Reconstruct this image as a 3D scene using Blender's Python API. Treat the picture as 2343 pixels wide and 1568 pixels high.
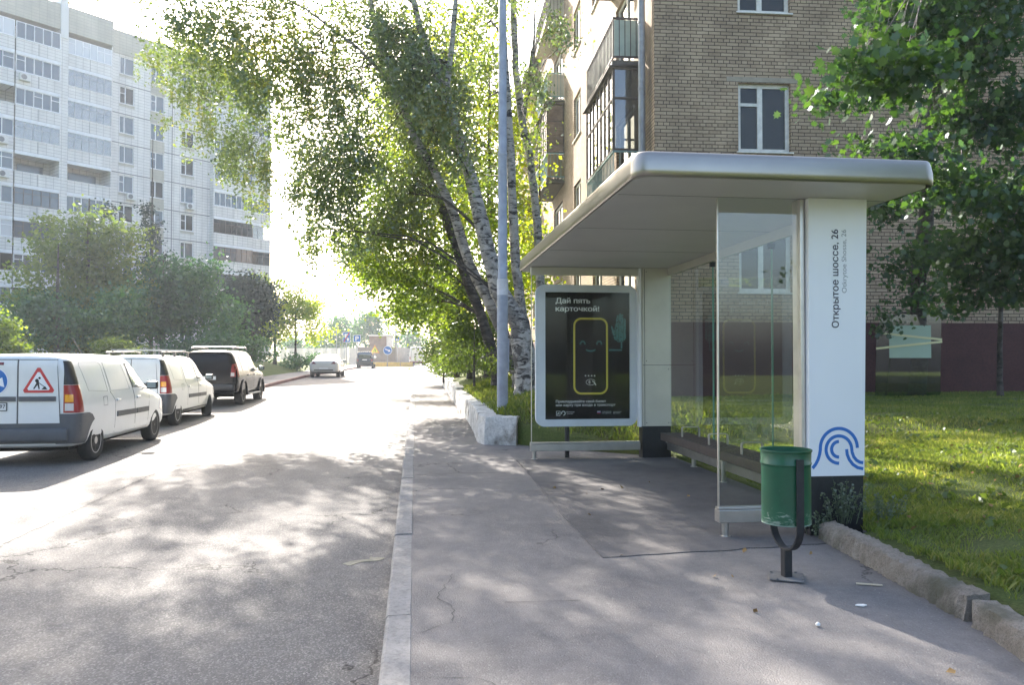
import bpy, bmesh, math, random
import numpy as np
from mathutils import Vector, Matrix
from mathutils.bvhtree import BVHTree
R = math.radians
for o in list(bpy.data.objects): bpy.data.objects.remove(o)
SC = bpy.context.scene
COL = SC.collection

# ------------------------------------------------------------------ camera
CAMLOC = Vector((0, 0, 1.60)); YAW = R(7.137); PITCH = R(1.171)
cam = bpy.data.objects.new('camera', bpy.data.cameras.new('camera')); COL.objects.link(cam)
cam.location = CAMLOC
cam.rotation_euler = (R(90) + PITCH, 0, -YAW)
cam.data.sensor_width = 36; cam.data.lens = 36 * 1761 / 2343.
cam.data.clip_start = .05; cam.data.clip_end = 4000
SC.camera = cam
# ------------------------------------------------------------------ sky, sun, exposure
SUN_AZ = R(-16); SUN_EL = R(34)          # azimuth measured from +Y, minus = to the left
w = bpy.data.worlds.new('World'); SC.world = w; w.use_nodes = True
nt = w.node_tree; bg = nt.nodes['Background']; sky = nt.nodes.new('ShaderNodeTexSky')
sky.sky_type = 'NISHITA'; sky.sun_disc = False; sky.sun_elevation = SUN_EL; sky.sun_rotation = SUN_AZ
sky.air_density = 1.0; sky.dust_density = 4.5; sky.ozone_density = 1.2
nt.links.new(sky.outputs[0], bg.inputs[0]); bg.inputs[1].default_value = .135
sl = bpy.data.lights.new('sun', 'SUN'); so = bpy.data.objects.new('sun', sl); COL.objects.link(so)
sl.energy = 4.8; sl.angle = R(.53); sl.color = (1, .925, .83)
sd = Vector((math.sin(SUN_AZ) * math.cos(SUN_EL), math.cos(SUN_AZ) * math.cos(SUN_EL), math.sin(SUN_EL)))
so.rotation_euler = sd.to_track_quat('Z', 'Y').to_euler(); so.location = (-6, 10, 40)
SC.view_settings.view_transform = 'Standard'; SC.view_settings.look = 'None'
SC.view_settings.gamma = 1; SC.view_settings.exposure = 2.12
SC.render.engine = 'CYCLES'; SC.cycles.use_denoising = True
SC.cycles.max_bounces = 8; SC.cycles.transparent_max_bounces = 16
SC.cycles.volume_bounces = 0
# ------------------------------------------------------------------ helpers
def at(px, py, Z):
    """a point at depth Z metres along the view direction (layout pixels of a 2343 px wide frame)"""
    r = (px - 1171.5) / 1761; u = (784 - py) / 1761
    f2 = math.cos(PITCH) - u * math.sin(PITCH); u2 = math.sin(PITCH) + u * math.cos(PITCH)
    return Vector(((f2 * math.sin(YAW) + r * math.cos(YAW)) * Z, (f2 * math.cos(YAW) - r * math.sin(YAW)) * Z, 1.6 + u2 * Z))
def lerp_tab(tab, y):
    if y <= tab[0][0]: return tab[0][1]
    for (a, va), (b, vb) in zip(tab, tab[1:]):
        if y <= b: return va + (vb - va) * (y - a) / (b - a)
    return tab[-1][1]
def E(y):   # the street climbs a little with distance
    return lerp_tab([(20, 0), (25, .06), (36, .21), (48, .42), (60, .45), (86, .46), (98, .58), (130, .7)], y)
M = {}
def nd(nt, t, **k):
    n = nt.nodes.new('ShaderNode' + t)
    for a, v in k.items(): setattr(n, a, v)
    return n
def mat(name, col=(.5, .5, .5), rough=.6, metal=0., var=0., vscale=3., bump=0., bscale=60., spec=.5, coat=0., emit=None):
    m = bpy.data.materials.new(name); m.use_nodes = True; nt = m.node_tree; b = nt.nodes['Principled BSDF']
    b.inputs['Base Color'].default_value = (*col, 1); b.inputs['Roughness'].default_value = rough
    b.inputs['Metallic'].default_value = metal; b.inputs['Specular IOR Level'].default_value = spec
    if coat: b.inputs['Coat Weight'].default_value = coat; b.inputs['Coat Roughness'].default_value = .05
    tc = nd(nt, 'TexCoord')
    if var:
        n = nd(nt, 'TexNoise'); n.inputs['Scale'].default_value = vscale; n.inputs['Detail'].default_value = 8; n.inputs['Roughness'].default_value = .65
        nt.links.new(tc.outputs['Object'], n.inputs['Vector'])
        mr = nd(nt, 'MapRange'); mr.inputs[1].default_value = .3; mr.inputs[2].default_value = .7
        mr.inputs[3].default_value = 1 - var; mr.inputs[4].default_value = 1 + var
        nt.links.new(n.outputs[0], mr.inputs[0])
        mx = nd(nt, 'Mix', data_type='RGBA', blend_type='MULTIPLY'); mx.inputs[0].default_value = 1
        mx.inputs[6].default_value = (*col, 1); nt.links.new(mr.outputs[0], mx.inputs[7])
        nt.links.new(mx.outputs[2], b.inputs['Base Color'])
    if bump:
        n = nd(nt, 'TexNoise'); n.inputs['Scale'].default_value = bscale; n.inputs['Detail'].default_value = 5
        nt.links.new(tc.outputs['Object'], n.inputs['Vector'])
        bp = nd(nt, 'Bump'); bp.inputs['Strength'].default_value = bump; bp.inputs['Distance'].default_value = .01
        nt.links.new(n.outputs[0], bp.inputs['Height']); nt.links.new(bp.outputs[0], b.inputs['Normal'])
    M[name] = m; return m
def ramp(nt, stops, interp='LINEAR'):
    r = nd(nt, 'ValToRGB'); r.color_ramp.interpolation = interp; cr = r.color_ramp
    while len(cr.elements) < len(stops): cr.elements.new(.5)
    for e, (p, c) in zip(cr.elements, stops): e.position = p; e.color = (*c, 1) if len(c) == 3 else c
    return r
def ramp2(n, a, ca, b, cb): return ramp(n, [(a, ca), (b, cb)])
def noise(nt, vec, scale, detail=4, rough=.5, dist=0.):
    n = nd(nt, 'TexNoise'); n.inputs['Scale'].default_value = scale; n.inputs['Detail'].default_value = detail
    n.inputs['Roughness'].default_value = rough; n.inputs['Distortion'].default_value = dist
    if vec is not None: nt.links.new(vec, n.inputs['Vector'])
    return n
def mixc(nt, fac, a, b, mode='MIX'):
    m = nd(nt, 'Mix', data_type='RGBA', blend_type=mode)
    for s, v in ((0, fac), (6, a), (7, b)):
        if hasattr(v, 'links'): nt.links.new(v, m.inputs[s])
        elif s == 0: m.inputs[0].default_value = v
        else: m.inputs[s].default_value = (*v, 1)
    return m.outputs[2]
def math_(nt, op, a, b=None):
    m = nd(nt, 'Math', operation=op)
    for i, v in enumerate((a, b)):
        if v is None: continue
        if hasattr(v, 'links'): nt.links.new(v, m.inputs[i])
        else: m.inputs[i].default_value = v
    return m.outputs[0]
def glass(name, tint=(.86, .93, .9), refl=.07, rough=.02, dirt=0.):
    m = bpy.data.materials.new(name); m.use_nodes = True; nt = m.node_tree; nt.nodes.clear()
    o = nd(nt, 'OutputMaterial'); t = nd(nt, 'BsdfTransparent'); t.inputs[0].default_value = (*tint, 1)
    g = nd(nt, 'BsdfGlossy'); g.inputs['Roughness'].default_value = rough; g.inputs[0].default_value = (.95, .95, .95, 1)
    f = nd(nt, 'Fresnel'); f.inputs[0].default_value = 1.5
    ge = nd(nt, 'NewGeometry'); fr = math_(nt, 'MULTIPLY', math_(nt, 'MAXIMUM', math_(nt, 'ADD', f.outputs[0], refl - .04), 0.), math_(nt, 'SUBTRACT', 1., ge.outputs['Backfacing']))
    a = math_(nt, 'MINIMUM', fr, .9)
    mx = nd(nt, 'MixShader'); nt.links.new(a, mx.inputs[0]); nt.links.new(t.outputs[0], mx.inputs[1]); nt.links.new(g.outputs[0], mx.inputs[2])
    last = mx.outputs[0]
    if dirt:
        d = nd(nt, 'BsdfDiffuse'); d.inputs[0].default_value = (.55, .55, .5, 1)
        tc = nd(nt, 'TexCoord'); n = noise(nt, tc.outputs['Object'], 3.0, 8, .7)
        mr = nd(nt, 'MapRange'); mr.inputs[1].default_value = .45; mr.inputs[2].default_value = .8; mr.inputs[3].default_value = dirt * .4; mr.inputs[4].default_value = dirt * 2
        nt.links.new(n.outputs[0], mr.inputs[0]); m2 = nd(nt, 'MixShader'); nt.links.new(mr.outputs[0], m2.inputs[0])
        nt.links.new(last, m2.inputs[1]); nt.links.new(d.outputs[0], m2.inputs[2]); last = m2.outputs[0]
    nt.links.new(last, o.inputs[0]); M[name] = m; return m

def tag(o, label=None, cat=None, group=None, kind=None):
    if label: o['label'] = label
    if cat: o['category'] = cat
    if group: o['group'] = group
    if kind: o['kind'] = kind
    return o
def thing(name, label, cat, loc=(0, 0, 0), rz=0, group=None):
    o = bpy.data.objects.new(name, None); COL.objects.link(o); o.location = loc; o.rotation_euler = (0, 0, rz)
    o.empty_display_size = .2
    return tag(o, label, cat, group)
def copy_tree(o, parent=None):
    c = o.copy(); COL.objects.link(c); c.parent = parent
    for ch in o.children: copy_tree(ch, c)
    return c
class MB:
    def __init__(s): s.v = []; s.f = []; s.m = []; s.xf = None
    def add(s, vs, fs, mi=0):
        n = len(s.v)
        s.v += [Vector(p) for p in vs] if s.xf is None else [s.xf @ Vector(p) for p in vs]
        s.f += [tuple(i + n for i in f) for f in fs]; s.m += [mi] * len(fs); return s
    def box(s, c, d, mi=0, bev=0., rot=None):
        x, y, z = [q / 2 for q in d]
        if bev:
            bm = bmesh.new(); bmesh.ops.create_cube(bm, size=1)
            for v in bm.verts: v.co = Vector((v.co.x * d[0], v.co.y * d[1], v.co.z * d[2]))
            bmesh.ops.bevel(bm, geom=bm.edges[:], offset=bev, segments=2, affect='EDGES', profile=.5)
            bm.verts.index_update(); P = [v.co.copy() for v in bm.verts]; F = [tuple(v.index for v in f.verts) for f in bm.faces]; bm.free()
        else:
            P = [Vector((a, b, e)) for e in (-z, z) for b in (-y, y) for a in (-x, x)]
            F = [(0, 2, 3, 1), (4, 5, 7, 6), (0, 1, 5, 4), (2, 6, 7, 3), (0, 4, 6, 2), (1, 3, 7, 5)]
        if rot is not None: P = [rot @ p for p in P]
        c = Vector(c); return s.add([p + c for p in P], F, mi)
    def bb(s, a, b, mi=0, bev=0.):
        return s.box([(p + q) / 2 for p, q in zip(a, b)], [abs(q - p) for p, q in zip(a, b)], mi, bev)
    def tube(s, pts, rad, n=8, mi=0, cap=True, flat=None):
        pts = [Vector(p) for p in pts]; rad = rad if hasattr(rad, '__len__') else [rad] * len(pts)
        V = []; F = []; up = None
        for i, p in enumerate(pts):
            t = (pts[min(i + 1, len(pts) - 1)] - pts[max(i - 1, 0)])
            t = t.normalized() if t.length > 1e-9 else Vector((0, 0, 1))
            if up is None: up = Vector((1, 0, 0)) if abs(t.x) < .8 else Vector((0, 1, 0))
            a = (up - t * up.dot(t)).normalized(); up = a; b = t.cross(a)
            for k in range(n):
                g = 2 * math.pi * k / n
                V.append(p + (a * math.cos(g) + b * math.sin(g)) * rad[i])
        for i in range(len(pts) - 1):
            for k in range(n): F.append((i * n + k, i * n + (k + 1) % n, (i + 1) * n + (k + 1) % n, (i + 1) * n + k))
        if cap: F.append(tuple(range(n))[::-1]); F.append(tuple((len(pts) - 1) * n + k for k in range(n)))
        return s.add(V, F, mi)
    def lathe(s, prof, c=(0, 0, 0), axis='z', n=24, mi=0):
        """prof: (radius, height) list"""
        V = []; F = []; c = Vector(c)
        for r, h in prof:
            for k in range(n):
                g = 2 * math.pi * k / n; x, y = r * math.cos(g), r * math.sin(g)
                V.append(c + (Vector((x, y, h)) if axis == 'z' else Vector((h, x, y)) if axis == 'x' else Vector((y, h, x))))
        for i in range(len(prof) - 1):
            for k in range(n): F.append((i * n + k, i * n + (k + 1) % n, (i + 1) * n + (k + 1) % n, (i + 1) * n + k))
        if prof[0][0] > 1e-4: F.append(tuple(range(n))[::-1])
        if prof[-1][0] > 1e-4: F.append(tuple((len(prof) - 1) * n + k for k in range(n)))
        return s.add(V, F, mi)
    def prism(s, poly, a, b, axis='y', mi=0):
        """2D poly extruded along an axis from a to b. axis y: poly=(x,z); x: (y,z); z: (x,y)"""
        f = {'y': lambda p, t: (p[0], t, p[1]), 'x': lambda p, t: (t, p[0], p[1]), 'z': lambda p, t: (p[0], p[1], t)}[axis]
        n = len(poly); V = [f(p, a) for p in poly] + [f(p, b) for p in poly]
        F = [tuple(range(n)), tuple(range(2 * n - 1, n - 1, -1))] + [(i, i + n, (i + 1) % n + n, (i + 1) % n) for i in range(n)]
        return s.add(V, F, mi)
    def build(s, name, mats, parent=None, smooth=False, base=None, auto=None):
        me = bpy.data.meshes.new(name)
        V = s.v if base is None else [p - base for p in s.v]
        me.from_pydata([tuple(p) for p in V], [], s.f)
        for m in (mats if isinstance(mats, (list, tuple)) else [mats]): me.materials.append(M[m] if isinstance(m, str) else m)
        me.polygons.foreach_set('material_index', s.m)
        bm = bmesh.new(); bm.from_mesh(me); bmesh.ops.recalc_face_normals(bm, faces=bm.faces[:])
        if auto is not None:
            for f in bm.faces: f.smooth = True
            for e in bm.edges:
                if len(e.link_faces) == 2 and e.calc_face_angle(0) > R(auto): e.smooth = False
        elif smooth:
            for f in bm.faces: f.smooth = True
        bm.to_mesh(me); bm.free()
        o = bpy.data.objects.new(name, me); COL.objects.link(o)
        if parent is not None: o.parent = parent
        return o
def fast_mesh(name, V, F, mats, parent=None, smooth=False, mi=None):
    """V (n,3) array, F (m,k) array with equal-sized faces"""
    me = bpy.data.meshes.new(name); V = np.asarray(V, np.float32); F = np.asarray(F, np.int32); k = F.shape[1]
    me.vertices.add(len(V)); me.vertices.foreach_set('co', V.ravel()); me.loops.add(F.size); me.loops.foreach_set('vertex_index', F.ravel())
    me.polygons.add(len(F)); me.polygons.foreach_set('loop_start', np.arange(0, F.size, k, dtype=np.int32))
    me.polygons.foreach_set('loop_total', np.full(len(F), k, np.int32))
    for m in (mats if isinstance(mats, (list, tuple)) else [mats]): me.materials.append(M[m] if isinstance(m, str) else m)
    if mi is not None: me.polygons.foreach_set('material_index', np.asarray(mi, np.int32))
    if smooth: me.polygons.foreach_set('use_smooth', np.ones(len(F), bool))
    me.update(); me.validate()
    o = bpy.data.objects.new(name, me); COL.objects.link(o)
    if parent is not None: o.parent = parent
    return o
def sheet(name, rows, m, kind='structure', parent=None, smooth=True):
    """rows: list of equal-length point lists -> grid"""
    V = np.array([[tuple(p) for p in r] for r in rows], np.float32); a, b = V.shape[:2]
    idx = np.arange(a * b).reshape(a, b)
    F = np.stack([idx[:-1, :-1], idx[:-1, 1:], idx[1:, 1:], idx[1:, :-1]], -1).reshape(-1, 4)
    o = fast_mesh(name, V.reshape(-1, 3), F, m, parent, smooth)
    # normals up
    if o.data.polygons[0].normal.z < 0: o.data.flip_normals()
    if kind: o['kind'] = kind
    return o
from mathutils.geometry import delaunay_2d_cdt
def text_mesh(s, size, m, name, parent, mw, bold=0., depth=.0015, align='LEFT', sx=1.):
    """letters as flat faces; overlapping font contours are joined by their winding number"""
    cu = bpy.data.curves.new(name, 'FONT'); cu.body = s; cu.size = size; cu.offset = bold; cu.align_x = align; cu.resolution_u = 5; cu.fill_mode = 'NONE'
    o = bpy.data.objects.new(name, cu); COL.objects.link(o)
    dg = bpy.context.evaluated_depsgraph_get(); me = bpy.data.meshes.new_from_object(o.evaluated_get(dg)); bpy.data.objects.remove(o)
    P = [Vector((v.co.x, v.co.y)) for v in me.vertices]; Ed = [tuple(e.vertices) for e in me.edges]
    nxt = {}
    for a, b in Ed: nxt.setdefault(a, []).append(b); nxt.setdefault(b, []).append(a)
    seen = set(); loops = []
    for v in range(len(P)):
        if v in seen or v not in nxt: continue
        lp = [v]; seen.add(v); cur = v + 1 if v + 1 in nxt[v] else nxt[v][0]; 
        while cur not in seen:
            lp.append(cur); seen.add(cur); c = [q for q in nxt[cur] if q not in seen]
            if not c: break
            cur = c[0]
        loops.append(lp)
    E2 = [(P[a], P[b]) for lp in loops for a, b in zip(lp, lp[1:] + lp[:1])]
    vs, _, fs, *_r = delaunay_2d_cdt(P, [(a, b) for lp in loops for a, b in zip(lp, lp[1:] + lp[:1])], [], 0, 1e-6)
    A = np.array([(a.x, a.y, b.x, b.y) for a, b in E2]); keep = []
    for f in fs:
        c = sum((vs[i] for i in f), Vector((0, 0))) / len(f)
        up_ = (A[:, 1] <= c.y) & (A[:, 3] > c.y); dn = (A[:, 3] <= c.y) & (A[:, 1] > c.y)
        side = (A[:, 2] - A[:, 0]) * (c.y - A[:, 1]) - (c.x - A[:, 0]) * (A[:, 3] - A[:, 1])
        if int((up_ & (side > 0)).sum()) - int((dn & (side < 0)).sum()) != 0: keep.append(tuple(f))
    me = bpy.data.meshes.new(name); me.from_pydata([(v.x, v.y, 0) for v in vs], [], keep); me.transform(mw @ Matrix.Diagonal((sx, 1, 1, 1))); me.materials.append(M[m])
    q = bpy.data.objects.new(name, me); COL.objects.link(q); q.parent = parent; return q
def rrect(x0, y0, x1, y1, r, n=6):
    out = []
    for cx, cy, a in ((x1 - r, y0 + r, -90), (x1 - r, y1 - r, 0), (x0 + r, y1 - r, 90), (x0 + r, y0 + r, 180)):
        for k in range(n + 1):
            t = R(a + 90 * k / n); out.append((cx + r * math.cos(t), cy + r * math.sin(t)))
    return out
def ring_prism(mb, outer, inner, a, b, axis='y', mi=0):
    f = {'y': lambda p, t: (p[0], t, p[1]), 'x': lambda p, t: (t, p[0], p[1]), 'z': lambda p, t: (p[0], p[1], t)}[axis]
    n = len(outer); V = [f(p, a) for p in outer] + [f(p, a) for p in inner] + [f(p, b) for p in outer] + [f(p, b) for p in inner]; F = []
    for i in range(n):
        j = (i + 1) % n
        F += [(i, j, n + j, n + i), (2 * n + i, 3 * n + i, 3 * n + j, 2 * n + j), (i, 2 * n + i, 2 * n + j, j), (n + i, n + j, 3 * n + j, 3 * n + i)]
    mb.add(V, F, mi)
# ------------------------------------------------------------------ materials
def asphalt(name, base, agg, cracks=1., scale=1., dark=.5, spots=.55):
    m = bpy.data.materials.new(name); m.use_nodes = True; nt = m.node_tree; b = nt.nodes['Principled BSDF']; L = nt.links.new
    tc = nd(nt, 'TexCoord'); v = tc.outputs['Object']
    n1 = noise(nt, v, .6 * scale, 6, .6); n2 = noise(nt, v, 7, 5, .7)
    c = mixc(nt, 1., base, ramp(nt, [(.3, (.78,) * 3), (.7, (1.22,) * 3)]).outputs[0], 'MULTIPLY')
    r1 = ramp(nt, [(.3, (.62, .63, .66)), (.5, (1, 1, 1)), (.72, (1.28, 1.24, 1.18))]); L(n1.outputs[0], r1.inputs[0])
    r2 = ramp(nt, [(.25, (.8,) * 3), (.75, (1.16,) * 3)]); L(n2.outputs[0], r2.inputs[0])
    c = mixc(nt, 1., base, r1.outputs[0], 'MULTIPLY'); c = mixc(nt, 1., c, r2.outputs[0], 'MULTIPLY')
    vo = nd(nt, 'TexVoronoi'); vo.inputs['Scale'].default_value = 110; L(v, vo.inputs['Vector'])
    ra = ramp(nt, [(.0, (0, 0, 0)), (spots, (0, 0, 0)), (min(spots + .2, .98), (1, 1, 1))]); L(vo.outputs['Color'], ra.inputs[0])
    gm = math_(nt, 'MULTIPLY', ra.outputs[0], .55)
    c = mixc(nt, gm, c, agg)
    rd = ramp(nt, [(.0, (1, 1, 1)), (.22, (0, 0, 0))]); L(vo.outputs['Color'], rd.inputs[0])
    c = mixc(nt, math_(nt, 'MULTIPLY', rd.outputs[0], dark), c, tuple(q * .35 for q in base))
    # sparse pale stones
    v3 = nd(nt, 'TexVoronoi'); v3.inputs['Scale'].default_value = 17; v3.inputs['Randomness'].default_value = 1; L(v, v3.inputs['Vector'])
    st = ramp(nt, [(0, (1, 1, 1)), (.045, (1, 1, 1)), (.075, (0, 0, 0))]); L(v3.outputs['Distance'], st.inputs[0])
    c = mixc(nt, math_(nt, 'MULTIPLY', st.outputs[0], .7), c, (.4, .39, .36))
    # stains
    n4 = noise(nt, v, 1.7, 3, .5, .6); r4 = ramp(nt, [(.62, (0, 0, 0)), (.78, (1, 1, 1))]); L(n4.outputs[0], r4.inputs[0])
    c = mixc(nt, math_(nt, 'MULTIPLY', r4.outputs[0], .55), c, tuple(q * .55 for q in base))
    h = math_(nt, 'MULTIPLY', vo.outputs['Distance'], -1.0)
    if cracks:
        w1 = noise(nt, v, 1.3, 5, .7)
        off = nd(nt, 'VectorMath', operation='SCALE'); L(w1.outputs['Color'], off.inputs[0]); off.inputs['Scale'].default_value = .9
        ad = nd(nt, 'VectorMath', operation='ADD'); L(v, ad.inputs[0]); L(off.outputs[0], ad.inputs[1])
        vc = nd(nt, 'TexVoronoi', feature='DISTANCE_TO_EDGE'); vc.inputs['Scale'].default_value = .55; L(ad.outputs[0], vc.inputs['Vector'])
        rc = ramp(nt, [(0, (1, 1, 1)), (.0035, (.8,) * 3), (.009, (0, 0, 0))]); L(vc.outputs['Distance'], rc.inputs[0])
        n5 = noise(nt, v, .45, 2, .5); r5 = ramp(nt, [(.5, (0, 0, 0)), (.56, (1, 1, 1))]); L(n5.outputs[0], r5.inputs[0])
        k = math_(nt, 'MULTIPLY', math_(nt, 'MULTIPLY', rc.outputs[0], r5.outputs[0]), cracks)
        c = mixc(nt, k, c, tuple(q * .22 for q in base)); h = math_(nt, 'SUBTRACT', h, math_(nt, 'MULTIPLY', k, 1.2))
    L(c, b.inputs['Base Color']); b.inputs['Roughness'].default_value = .82; b.inputs['Specular IOR Level'].default_value = .4
    bp = nd(nt, 'Bump'); bp.inputs['Strength'].default_value = .6; bp.inputs['Distance'].default_value = .006; L(h, bp.inputs['Height']); L(bp.outputs[0], b.inputs['Normal'])
    M[name] = m
asphalt('road_asphalt', (.12, .114, .11), (.3, .29, .27), 1., 1., .7, .62)
asphalt('walk_asphalt', (.16, .149, .144), (.21, .205, .2), .9, 1., .3, .66)
asphalt('pad_asphalt', (.122, .114, .112), (.15, .145, .14), 0., 2., .25, .7)
asphalt('far_walk_asphalt', (.2, .19, .18), (.3, .29, .28), 0., 1., .3, .66)

def concrete(name, a, b_, scale=3., bump=.5, moss=None, d=.02):
    m = bpy.data.materials.new(name); m.use_nodes = True; nt = m.node_tree; b = nt.nodes['Principled BSDF']; L = nt.links.new
    tc = nd(nt, 'TexCoord'); v = tc.outputs['Object']
    n1 = noise(nt, v, scale, 10, .7); r1 = ramp(nt, [(.3, a), (.7, b_)]); L(n1.outputs[0], r1.inputs[0])
    n2 = noise(nt, v, scale * 14, 6, .7); r2 = ramp(nt, [(.3, (.6,) * 3), (.55, (1.1,) * 3)]); L(n2.outputs[0], r2.inputs[0])
    c = mixc(nt, .8, r1.outputs[0], r2.outputs[0], 'MULTIPLY')
    if moss:
        n3 = noise(nt, v, 2.2, 6, .6); r3 = ramp(nt, [(.52, (0, 0, 0)), (.66, (1, 1, 1))]); L(n3.outputs[0], r3.inputs[0])
        c = mixc(nt, r3.outputs[0], c, moss)
    L(c, b.inputs['Base Color']); b.inputs['Roughness'].default_value = .88
    bp = nd(nt, 'Bump'); bp.inputs['Strength'].default_value = bump; bp.inputs['Distance'].default_value = d
    ad = math_(nt, 'ADD', n2.outputs[0], n1.outputs[0]); L(ad, bp.inputs['Height']); L(bp.outputs[0], b.inputs['Normal'])
    M[name] = m
concrete('kerb_concrete', (.16, .155, .15), (.26, .25, .24), 2.5, .4, None, .006)
concrete('old_kerb', (.21, .175, .135), (.42, .375, .33), 5., 1., (.15, .14, .1), .03)
concrete('lime_wall', (.42, .4, .37), (.78, .76, .73), 2.4, 1., (.2, .175, .15))
concrete('panel_concrete', (.3, .28, .25), (.4, .38, .35), 1., .3)
mat('red_kerb', (.2, .1, .09), .8, var=.3)
mat('soil', (.07, .055, .035), .95, var=.4, vscale=2, bump=.8, bscale=30)

def lawnmat(name, greens, brown):
    m = bpy.data.materials.new(name); m.use_nodes = True; nt = m.node_tree; b = nt.nodes['Principled BSDF']; L = nt.links.new
    tc = nd(nt, 'TexCoord'); v = tc.outputs['Object']
    n1 = noise(nt, v, 1.1, 8, .65); r = ramp(nt, [(.3, greens[0]), (.5, greens[1]), (.62, greens[2]), (.74, brown)]); L(n1.outputs[0], r.inputs[0])
    n2 = noise(nt, v, 45, 4, .7); r2 = ramp(nt, [(.3, (.55,) * 3), (.7, (1.3,) * 3)]); L(n2.outputs[0], r2.inputs[0])
    L(mixc(nt, 1, r.outputs[0], r2.outputs[0], 'MULTIPLY'), b.inputs['Base Color']); b.inputs['Roughness'].default_value = .9; b.inputs['Specular IOR Level'].default_value = .2
    bp = nd(nt, 'Bump'); bp.inputs['Strength'].default_value = 1; bp.inputs['Distance'].default_value = .03; L(n2.outputs[0], bp.inputs['Height']); L(bp.outputs[0], b.inputs['Normal'])
    M[name] = m
lawnmat('lawn_soil', [(.07, .1, .025), (.1, .13, .035), (.12, .13, .045)], (.12, .095, .06))
lawnmat('far_lawn', [(.06, .1, .02), (.1, .14, .03), (.12, .15, .035)], (.14, .13, .06))

def leafmat(name, cols, trans=.45, gloss=.15, pos_scale=.6):
    """cols: colour stops over a per-leaf random value"""
    m = bpy.data.materials.new(name); m.use_nodes = True; nt = m.node_tree; nt.nodes.clear(); L = nt.links.new
    o = nd(nt, 'OutputMaterial'); ge = nd(nt, 'NewGeometry'); tc = nd(nt, 'TexCoord')
    n = noise(nt, tc.outputs['Object'], pos_scale, 3, .5)
    mr = nd(nt, 'MapRange'); mr.inputs[1].default_value = .3; mr.inputs[2].default_value = .7; L(n.outputs[0], mr.inputs[0])
    f = math_(nt, 'ADD', math_(nt, 'MULTIPLY', ge.outputs['Random Per Island'], .55), math_(nt, 'MULTIPLY', mr.outputs[0], .45))
    r = ramp(nt, [(i / (len(cols) - 1), c) for i, c in enumerate(cols)]); L(f, r.inputs[0])
    d = nd(nt, 'BsdfDiffuse'); L(r.outputs[0], d.inputs[0])
    t = nd(nt, 'BsdfTranslucent'); tcol = mixc(nt, 1., r.outputs[0], (2.1, 2.2, .75), 'MULTIPLY'); L(tcol, t.inputs[0])
    g = nd(nt, 'BsdfGlossy'); g.inputs['Roughness'].default_value = .38; g.inputs[0].default_value = (.8, .85, .9, 1)
    m1 = nd(nt, 'MixShader'); m1.inputs[0].default_value = trans; L(d.outputs[0], m1.inputs[1]); L(t.outputs[0], m1.inputs[2])
    m2 = nd(nt, 'MixShader'); m2.inputs[0].default_value = gloss; L(m1.outputs[0], m2.inputs[1]); L(g.outputs[0], m2.inputs[2])
    L(m2.outputs[0], o.inputs[0]); M[name] = m
leafmat('birch_leaf', [(.05, .078, .042), (.072, .108, .042), (.1, .14, .038), (.15, .175, .038), (.26, .2, .035)], .42, .14, .35)
leafmat('glow_leaf', [(.1, .15, .02), (.14, .2, .022), (.19, .24, .025), (.26, .27, .03), (.36, .26, .04)], .6, .04, .4)  # sun shining through leaves put into the colours: a brighter, yellower linden leaf
leafmat('linden_leaf', [(.06, .095, .02), (.085, .13, .022), (.12, .17, .025), (.17, .2, .03), (.3, .22, .04)], .5, .06, .4)
leafmat('maple_leaf', [(.018, .045, .022), (.03, .068, .026), (.044, .092, .028), (.075, .13, .032)], .36, .045, 1.)
leafmat('bush_leaf', [(.05, .075, .03), (.075, .105, .035), (.1, .14, .04), (.14, .16, .045)], .4, .03, .4)
leafmat('dull_leaf', [(.022, .062, .034), (.032, .09, .042), (.05, .13, .045), (.09, .155, .04)], .3, .06, .25)
leafmat('autumn_leaf', [(.05, .085, .03), (.085, .125, .035), (.13, .165, .04), (.22, .2, .05)], .4, .05, .2)
leafmat('spruce_needle', [(.018, .038, .03), (.03, .055, .04)], .1, .05)
leafmat('grass_blade', [(.062, .088, .03), (.095, .13, .036), (.13, .162, .05), (.18, .19, .07), (.3, .26, .14)], .5, .02, 1.2)
leafmat('weed_leaf', [(.07, .1, .06), (.11, .14, .09)], .3, .08)
mat('dry_leaf', (.28, .18, .08), .95, spec=.1, var=.4, vscale=20)

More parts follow.
